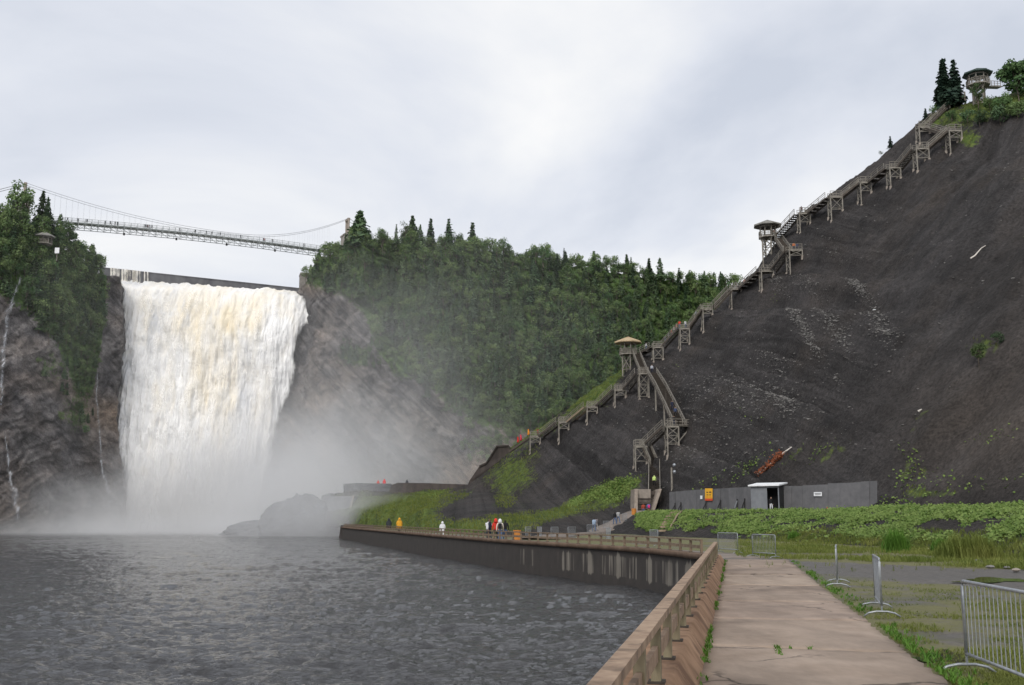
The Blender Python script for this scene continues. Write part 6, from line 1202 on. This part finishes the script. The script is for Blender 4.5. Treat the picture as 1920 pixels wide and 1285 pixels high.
# ------------------------------------------------------------------ people
def body_mesh(pose, hooded=False):
    J = {'pel': (0, 0, 0.95), 'sp': (0, 0.01, 1.12), 'ch': (0, 0.01, 1.30), 'nk': (0, 0.01, 1.475), 'hd': (0, -0.015, 1.60), 'tp': (0, -0.005, 1.69)}
    st = {'walk': 0.20, 'stand': 0.03, 'photo': 0.05, 'climb': 0.16}[pose]
    for s, n in ((1, 'r'), (-1, 'l')):
        f = s * st; J['hip' + n] = (0.095 * s, 0, 0.88); J['kn' + n] = (0.105 * s, -f * 0.75 - 0.02, 0.50 + (0.10 if pose == 'climb' and s > 0 else 0)); J['an' + n] = (0.11 * s, -f + (0.10 if f < 0 else 0), 0.09 + (0.17 if pose == 'climb' and s > 0 else 0)); J['to' + n] = (0.12 * s, -f - 0.14 + (0.10 if f < 0 else 0), 0.045 + (0.17 if pose == 'climb' and s > 0 else 0))
        J['sh' + n] = (0.19 * s, 0.01, 1.40)
        if pose == 'photo': J['el' + n] = (0.27 * s, -0.13, 1.20); J['wr' + n] = (0.13 * s, -0.28, 1.46); J['ha' + n] = (0.07 * s, -0.30, 1.55)
        else: J['el' + n] = (0.255 * s, 0.05 + f * 0.5, 1.12); J['wr' + n] = (0.26 * s, -0.04 + f * 1.0, 0.88); J['ha' + n] = (0.255 * s, -0.07 + f * 1.1, 0.79)
    E = [('pel', 'sp'), ('sp', 'ch'), ('ch', 'nk'), ('nk', 'hd'), ('hd', 'tp')] + [e_ for n in 'rl' for e_ in (('pel', 'hip' + n), ('hip' + n, 'kn' + n), ('kn' + n, 'an' + n), ('an' + n, 'to' + n), ('ch', 'sh' + n), ('sh' + n, 'el' + n), ('el' + n, 'wr' + n), ('wr' + n, 'ha' + n))]
    Rd = {'pel': (0.155, 0.115), 'sp': (0.150, 0.105), 'ch': (0.175, 0.12), 'nk': (0.06, 0.06), 'hd': (0.088, 0.10), 'tp': (0.060, 0.07), 'hip': (0.092, 0.095), 'kn': (0.066, 0.068), 'an': (0.045, 0.05), 'to': (0.042, 0.035), 'sh': (0.070, 0.07), 'el': (0.050, 0.05), 'wr': (0.035, 0.035), 'ha': (0.042, 0.03)}
    names = list(J); me = bpy.data.meshes.new('skel'); me.from_pydata([J[n] for n in names], [(names.index(a), names.index(b)) for a, b in E], [])
    o = bpy.data.objects.new('skel', me); COL.objects.link(o); o.modifiers.new('Skin', 'SKIN'); sv = me.skin_vertices[0].data
    for i, n in enumerate(names): k = n if n in Rd else n[:-1]; sv[i].radius = Rd[k]; sv[i].use_root = (n == 'pel')
    sb = o.modifiers.new('sub', 'SUBSURF'); sb.levels = 1; sb.render_levels = 1
    dg = bpy.context.evaluated_depsgraph_get(); ev = o.evaluated_get(dg); m2 = bpy.data.meshes.new_from_object(ev); m2.name = 'person'
    bpy.data.objects.remove(o); bpy.data.meshes.remove(me)
    for p in m2.polygons:
        c = p.center; z = c.z; hand = (pose != 'photo' and abs(c.x) > 0.20 and z < 0.87) or (pose == 'photo' and z > 1.47 and c.y < -0.19)
        if hand: i = 0
        elif z > 1.51: i = 1 if (z > 1.645 or c.y > 0.015 or (abs(c.x) > 0.06 and z > 1.56)) else 0
        elif z > 0.93: i = 2
        elif abs(c.x) > 0.215 and z > 0.80: i = 2
        elif z > 0.10: i = 3
        else: i = 4
        p.material_index = i; p.use_smooth = True
    for _ in range(5): m2.materials.append(None)
    return m2
BODY = {k: body_mesh(k) for k in ('walk', 'stand', 'photo', 'climb')}
PM = {}
def cm(c):
    if c not in PM: PM[c] = mat('cloth', c, tuple(q * 0.8 for q in c), 6, 0.9)
    return PM[c]
SKIN, HAIRD, HAIRB, SHOE = (0.45, 0.29, 0.21), (0.025, 0.02, 0.018), (0.11, 0.065, 0.04), (0.03, 0.03, 0.03)
NAVY, JEAN, BLACK, WHITE, RED = (0.025, 0.03, 0.055), (0.09, 0.14, 0.25), (0.018, 0.018, 0.02), (0.70, 0.71, 0.73), (0.62, 0.045, 0.03)
def person(loc, pose, top, pants, label, facing=180, hair=HAIRD, h=1.0, coat=None, hood=None, bag=None, group=None, cat='person', skirt=None, hoodup=False):
    o = bpy.data.objects.new('person', BODY[pose]); COL.objects.link(o); o.location = loc; o.rotation_euler = (0, 0, R(facing)); o.scale = (h * 1.04, h * 1.04, h)
    for i, c in enumerate((SKIN, hair, top, pants, SHOE)): o.material_slots[i].link = 'OBJECT'; o.material_slots[i].material = cm(c)
    tag(o, label, cat, group)
    if coat:
        prof = [(0.34, 0.52), (0.31, 0.85), (0.27, 1.12), (0.26, 1.32), (0.21, 1.43), (0.09, 1.49)]; mb = MB().lathe(prof, 14); mb.v = [(x_ * 1.05, y_ * 0.72 + 0.01, z_) for x_, y_, z_ in mb.v]; mb.build('raincoat', cm(coat), o, True)
        for s in (1, -1): MB().tube([(0.19 * s, 0.01, 1.40), (0.285 * s, 0.03, 1.12), (0.275 * s, -0.07, 0.90)], 0.085, 8, 0.075).build('sleeve', cm(coat), o, True)
    if hood:
        mb = MB().lathe([(0.13, 1.45), (0.145, 1.53), (0.145, 1.63), (0.105, 1.73), (0.03, 1.80)], 12); mb.v = [(x_, y_ * 1.05 + 0.035, z_) for x_, y_, z_ in mb.v]; mb.build('hood', cm(hood), o, True)
    if bag: MB().box((0, 0.19, 1.20), (0.28, 0.16, 0.40)).build('backpack', cm(bag), o)
    return o
def prom_at(u, Y, off=1.6):
    p = AT(u, Y, 0.0); p.x = max(p.x, float(prom_x(Y)) + off); return Vector((p.x, p.y, 0.012))
person(prom_at(893, 90), 'photo', WHITE, NAVY, 'person in white top with hands raised to the face by the quay railing', 160)
person(prom_at(904, 89.5), 'stand', NAVY, NAVY, 'tall person in dark navy jacket beside the white topped one at the railing', 250, HAIRB, 1.04)
person(prom_at(924, 87.5), 'stand', RED, BLACK, 'person in bright red jacket standing at the quay railing, seen from behind', 185, HAIRD, 1.02, coat=None, hood=RED)
person(prom_at(937.5, 86.5), 'walk', (0.66, 0.60, 0.52), JEAN, 'person in cream hooded jacket with a dark shoulder bag at the railing', 180, WHITE, 1.0, hood=WHITE, bag=BLACK)
person(prom_at(947, 87.3), 'stand', BLACK, JEAN, 'person in dark jacket and blue jeans just behind the cream hooded one', 180)
person(prom_at(801, 109), 'walk', WHITE, WHITE, 'child sized figure in a white hooded rain poncho on the quay', 180, WHITE, 0.86, coat=WHITE, hood=WHITE)
person(prom_at(730, 139), 'walk', (0.66, 0.33, 0.03), BLACK, 'person in yellow hooded raincoat on the misty part of the quay', 180, (0.66, 0.33, 0.03), 1.08, coat=(0.66, 0.33, 0.03), hood=(0.66, 0.33, 0.03))
person(prom_at(709, 149), 'stand', (0.035, 0.04, 0.045), BLACK, 'dark coated figure on the misty quay, farthest along', 180, BLACK, 1.05, coat=(0.035, 0.04, 0.045), hood=(0.035, 0.04, 0.045))
def ramp_at(u, Y): p = AT(u, Y, 0.5); z = float(np.interp(u, [r[0] for r in rampc], [RAMPZ[r[0]] for r in rampc])); return Vector((p.x, p.y, z))
person(ramp_at(1114, 138), 'walk', (0.36, 0.46, 0.60), JEAN, 'person in light blue shirt and jeans walking up the ramp', 200); person(ramp_at(1118, 139), 'walk', (0.22, 0.20, 0.21), (0.35, 0.33, 0.32), 'person half hidden behind the light blue shirt on the ramp', 200)
person(ramp_at(1153, 146), 'walk', BLACK, JEAN, 'person in black top higher on the ramp', 200); person(ramp_at(1159.5, 146.5), 'walk', (0.42, 0.42, 0.42), JEAN, 'person in pale grey top beside the black top on the ramp', 200)
def on_px(u, vfeet, Y): return P(u, vfeet, Y)
person(on_px(1206.5, 966, 158.8), 'climb', (0.36, 0.07, 0.04), JEAN, 'person in rusty red top climbing the walled stair foot', 180, HAIRB); person(on_px(1216.5, 965, 158.9), 'climb', (0.10, 0.18, 0.42), (0.25, 0.09, 0.08), 'person in blue with a pink backpack on the stair foot', 180, HAIRB, bag=(0.75, 0.05, 0.22))
person(fbot.lerp(fmid, 0.30) + Vector((0, 0, 0.02)), 'climb', (0.62, 0.80, 0.25), BLACK, 'person in fluorescent yellow vest on the lowest flight of stairs', 180, (0.62, 0.7, 0.3))
person(fpt(1446.5, 960.5, -1.3), 'stand', BLACK, WHITE, 'person in black top and white trousers in the booth doorway', 20, HAIRB, 1.0)
def fl_at(a, b, f): p = Vector(a).lerp(Vector(b), f); return p + Vector((0, 0, 0.03))
i1, i2 = T['T13'], T['L2']
for loc, pose, top, pants, lab, fc in [
    (fl_at(a, m1, 0.04), 'climb', (0.45, 0.47, 0.52), NAVY, 'person in pale shirt at the top of the long zigzag flight', 0), (fl_at(m2, b, 0.30), 'walk', NAVY, NAVY, 'person in navy on the lower part of the long zigzag flight', 0), (fl_at(m2, b, 0.62), 'walk', (0.05, 0.07, 0.14), BLACK, 'person in dark blue just below the navy one on the zigzag flight', 0), (D.c + Vector((0.4, 0, 0.03)), 'stand', BLACK, NAVY, 'person in black on the square landing below the zigzag flight', 0),
    (fl_at(p1 + Vector((2.3, 0.2, 0)), T['T12'].left, 0.55), 'climb', WHITE, JEAN, 'person in white cap and top between the lower pavilion and next landing', 90)]:
    person(loc, pose, top, pants, lab, fc, group='people on the stairs')
for k, (f, top) in enumerate([(0.18, (0.10, 0.11, 0.14)), (0.38, (0.16, 0.18, 0.20)), (0.55, (0.35, 0.14, 0.10)), (0.70, (0.45, 0.36, 0.34)), (0.85, (0.50, 0.20, 0.16))]):
    person(fl_at(T['T12'].right, T['T11'].left, f), 'climb', top, JEAN, ['dark grey clad climber, lowest of five in a row on the stairs', 'grey clad climber, second of five in a row on the stairs', 'rusty topped climber, middle of five in a row on the stairs', 'pale topped climber, fourth of five in a row on the stairs', 'reddish topped climber, highest of five in a row on the stairs'][k], 90, HAIRB, group='people on the stairs')
person(T['T11'].c + Vector((0.3, 0, 0.03)), 'stand', WHITE, JEAN, 'person in white on the landing above the five climbers', 200); person(T['T11'].c + Vector((-0.9, 0, 0.03)), 'stand', RED, JEAN, 'person in red on the landing above the five climbers', 150)
person(fl_at(T['T10'].left, T['T11'].right, 0.45), 'climb', (0.3, 0.35, 0.40), NAVY, 'person in grey blue on the flight above the white topped one', 90); person(fl_at(T['T9'].right, T['T8'].left, 0.2), 'climb', (0.52, 0.25, 0.20), NAVY, 'person in salmon top on the stairs just left of the middle pavilion', 90)
person(T['T7'].c + Vector((0, 0, 0.03)), 'stand', (0.55, 0.17, 0.06), NAVY, 'person in orange top on the landing below the middle pavilion', 180); person(T['T7'].c + Vector((0.7, 0.3, 0.03)), 'stand', (0.05, 0.06, 0.13), NAVY, 'person in dark blue beside the orange top below the middle pavilion', 180)
person(p2 + Vector((0.9, -0.2, 0.02)), 'stand', BLACK, BLACK, 'dark figure inside the middle pavilion', 180); person(p2 + Vector((1.3, -0.6, 0.02)), 'stand', (0.45, 0.13, 0.08), BLACK, 'reddish figure inside the middle pavilion', 180)
person(T['T6'].c + Vector((-0.4, 0, 0.03)), 'stand', (0.10, 0.05, 0.05), BLACK, 'dark figure on the landing just above the middle pavilion', 180); person(T['TT'].c + Vector((0.6, 0, 0.03)), 'stand', BLACK, BLACK, 'dark figure on the highest trestle landing', 180); person(p3 + Vector((-0.3, -0.5, 0.02)), 'stand', (0.30, 0.28, 0.30), BLACK, 'grey figure inside the topmost pavilion', 180)
qa, qb = P(955, 846, T['T17'].Y + 1.5), T['T17'].left
for f, top, lab in ((0.42, RED, 'red raincoated figure lowest on the left stair branch'), (0.56, (0.66, 0.06, 0.10), 'crimson raincoated figure close above the lowest red one'), (0.93, (0.78, 0.30, 0.03), 'orange raincoated figure by the last trestle of the left branch')): person(fl_at(qa, qb, f), 'walk', top, BLACK, lab, 90, top, 1.0, coat=top, hood=top)
person(T['T17'].c + Vector((0.6, 0, 0.03)), 'stand', (0.33, 0.05, 0.04), BLACK, 'dark red coated figure on the last trestle of the left branch', 90, BLACK, coat=(0.33, 0.05, 0.04))
for u, Y, top, lab, hh_ in ((709, 263, (0.60, 0.06, 0.04), 'faint red figure on the mist veiled platform', 0.95), (720.5, 263, (0.70, 0.05, 0.06), 'bright red raincoated figure on the mist veiled platform', 1.1), (763, 261, (0.06, 0.06, 0.07), 'faint dark figure above the long brown platform wall', 1.0)):
    p = P(u, 905, Y); person((p.x, p.y, P(u, 913.5, Y).z), 'stand', top, BLACK, lab, 0, top, hh_, coat=top, hood=top)
pl_ = [(u, Y) for u, Y in ((640, 263), (735, 262.5), (890, 257))]; V = []
for u, Y in ((640, 262), (735, 260.5), (800, 257), (884, 255)): c_ = P(u, 913.5, Y); V += [(c_.x, c_.y, c_.z), (c_.x + 2, c_.y + 9, c_.z)]
tag(link('platform', np_mesh('platform', np.array(V), grid_faces(4, 2)), None, M['mistwall']), 'flat viewing platform behind the long brown wall', kind='structure')
bo = Vector(br.location)
for k, s in enumerate([0.052, 0.085, 0.115, 0.175, 0.192, 0.208, 0.216, 0.31, 0.316, 0.323, 0.333, 0.43, 0.485, 0.525, 0.545, 0.575, 0.65, 0.735, 0.77, 0.89]):
    p = bp_(BL * s, 0.1, camber(BL * s) + 0.18) + bo; person(p, random.choice(('walk', 'stand')), random.choice(((0.05, 0.06, 0.08), BLACK, (0.09, 0.08, 0.09), NAVY)), BLACK, 'tiny dark clad walker on the suspension bridge', random.choice((60, 240)), group='walkers on the suspension bridge')
for s, top, lab in ((0.319, (0.50, 0.05, 0.05), 'tiny walker in red amid the group on the suspension bridge'), (0.74, (0.6, 0.12, 0.12), 'tiny lone walker in red on the suspension bridge')): person(bp_(BL * s, -0.3, camber(BL * s) + 0.18) + bo, 'walk', top, BLACK, lab, 60)

# ------------------------------------------------------------------ spray at the foot of the falls
mv_ = bpy.data.materials.new('spray'); mv_.use_nodes = True; t = mv_.node_tree; t.nodes.remove(t.nodes['Principled BSDF']); L = t.links.new
pv = node(t, 'ShaderNodeVolumePrincipled'); pv.inputs['Color'].default_value = (0.97, 0.975, 0.985, 1); pv.inputs['Anisotropy'].default_value = 0.0
gm = node(t, 'ShaderNodeNewGeometry')
blobs = [(P(340, 985, 335), (56, 25, 30), 0.22), (P(470, 930, 326), (38, 27, 32), 0.15), (P(590, 885, 310), (42, 40, 36), 0.025), (P(700, 800, 300), (50, 48, 62), 0.0068), (P(110, 998, 305), (66, 36, 20), 0.045), (P(770, 905, 286), (50, 40, 30), 0.0085), (P(400, 1003, 275), (80, 55, 7), 0.035), (P(545, 970, 232), (24, 13, 18), 0.14), (P(640, 960, 234), (19, 15, 14), 0.035), (P(860, 660, 305), (72, 60, 62), 0.0015), (P(120, 700, 290), (60, 50, 70), 0.0012)]
acc = None
for c_, r_, s in blobs:
    sb = node(t, 'ShaderNodeVectorMath', operation='SUBTRACT'); sb.inputs[1].default_value = c_; L(gm.outputs['Position'], sb.inputs[0]); dvn = node(t, 'ShaderNodeVectorMath', operation='DIVIDE'); dvn.inputs[1].default_value = r_; L(sb.outputs[0], dvn.inputs[0])
    ln = node(t, 'ShaderNodeVectorMath', operation='LENGTH'); L(dvn.outputs[0], ln.inputs[0]); mr = node(t, 'ShaderNodeMapRange', interpolation_type='SMOOTHSTEP'); mr.inputs[1].default_value = 1.0; mr.inputs[2].default_value = 0.0; mr.inputs[3].default_value = 0.0; mr.inputs[4].default_value = s; L(ln.outputs['Value'], mr.inputs[0])
    if acc is None: acc = mr.outputs[0]
    else: ad = node(t, 'ShaderNodeMath', operation='ADD'); L(acc, ad.inputs[0]); L(mr.outputs[0], ad.inputs[1]); acc = ad.outputs[0]
nn_ = node(t, 'ShaderNodeTexNoise'); nn_.inputs['Scale'].default_value = 0.045; nn_.inputs['Detail'].default_value = 3; nn_.inputs['Distortion'].default_value = 0.4; L(gm.outputs['Position'], nn_.inputs['Vector'])
mr = node(t, 'ShaderNodeMapRange'); mr.inputs[1].default_value = 0.32; mr.inputs[2].default_value = 0.66; mr.inputs[3].default_value = 0.35; mr.inputs[4].default_value = 1.5; L(nn_.outputs['Fac'], mr.inputs[0]); ml = node(t, 'ShaderNodeMath', operation='MULTIPLY'); L(acc, ml.inputs[0]); L(mr.outputs[0], ml.inputs[1]); L(ml.outputs[0], pv.inputs['Density'])
L(pv.outputs[0], t.nodes['Material Output'].inputs['Volume'])
mo = MB().box((-50, 283, 44), (260, 150, 93)).build('mist', mv_, None); tag(mo, 'white spray drifting from the foot of the waterfall over the basin', 'mist', kind='stuff')
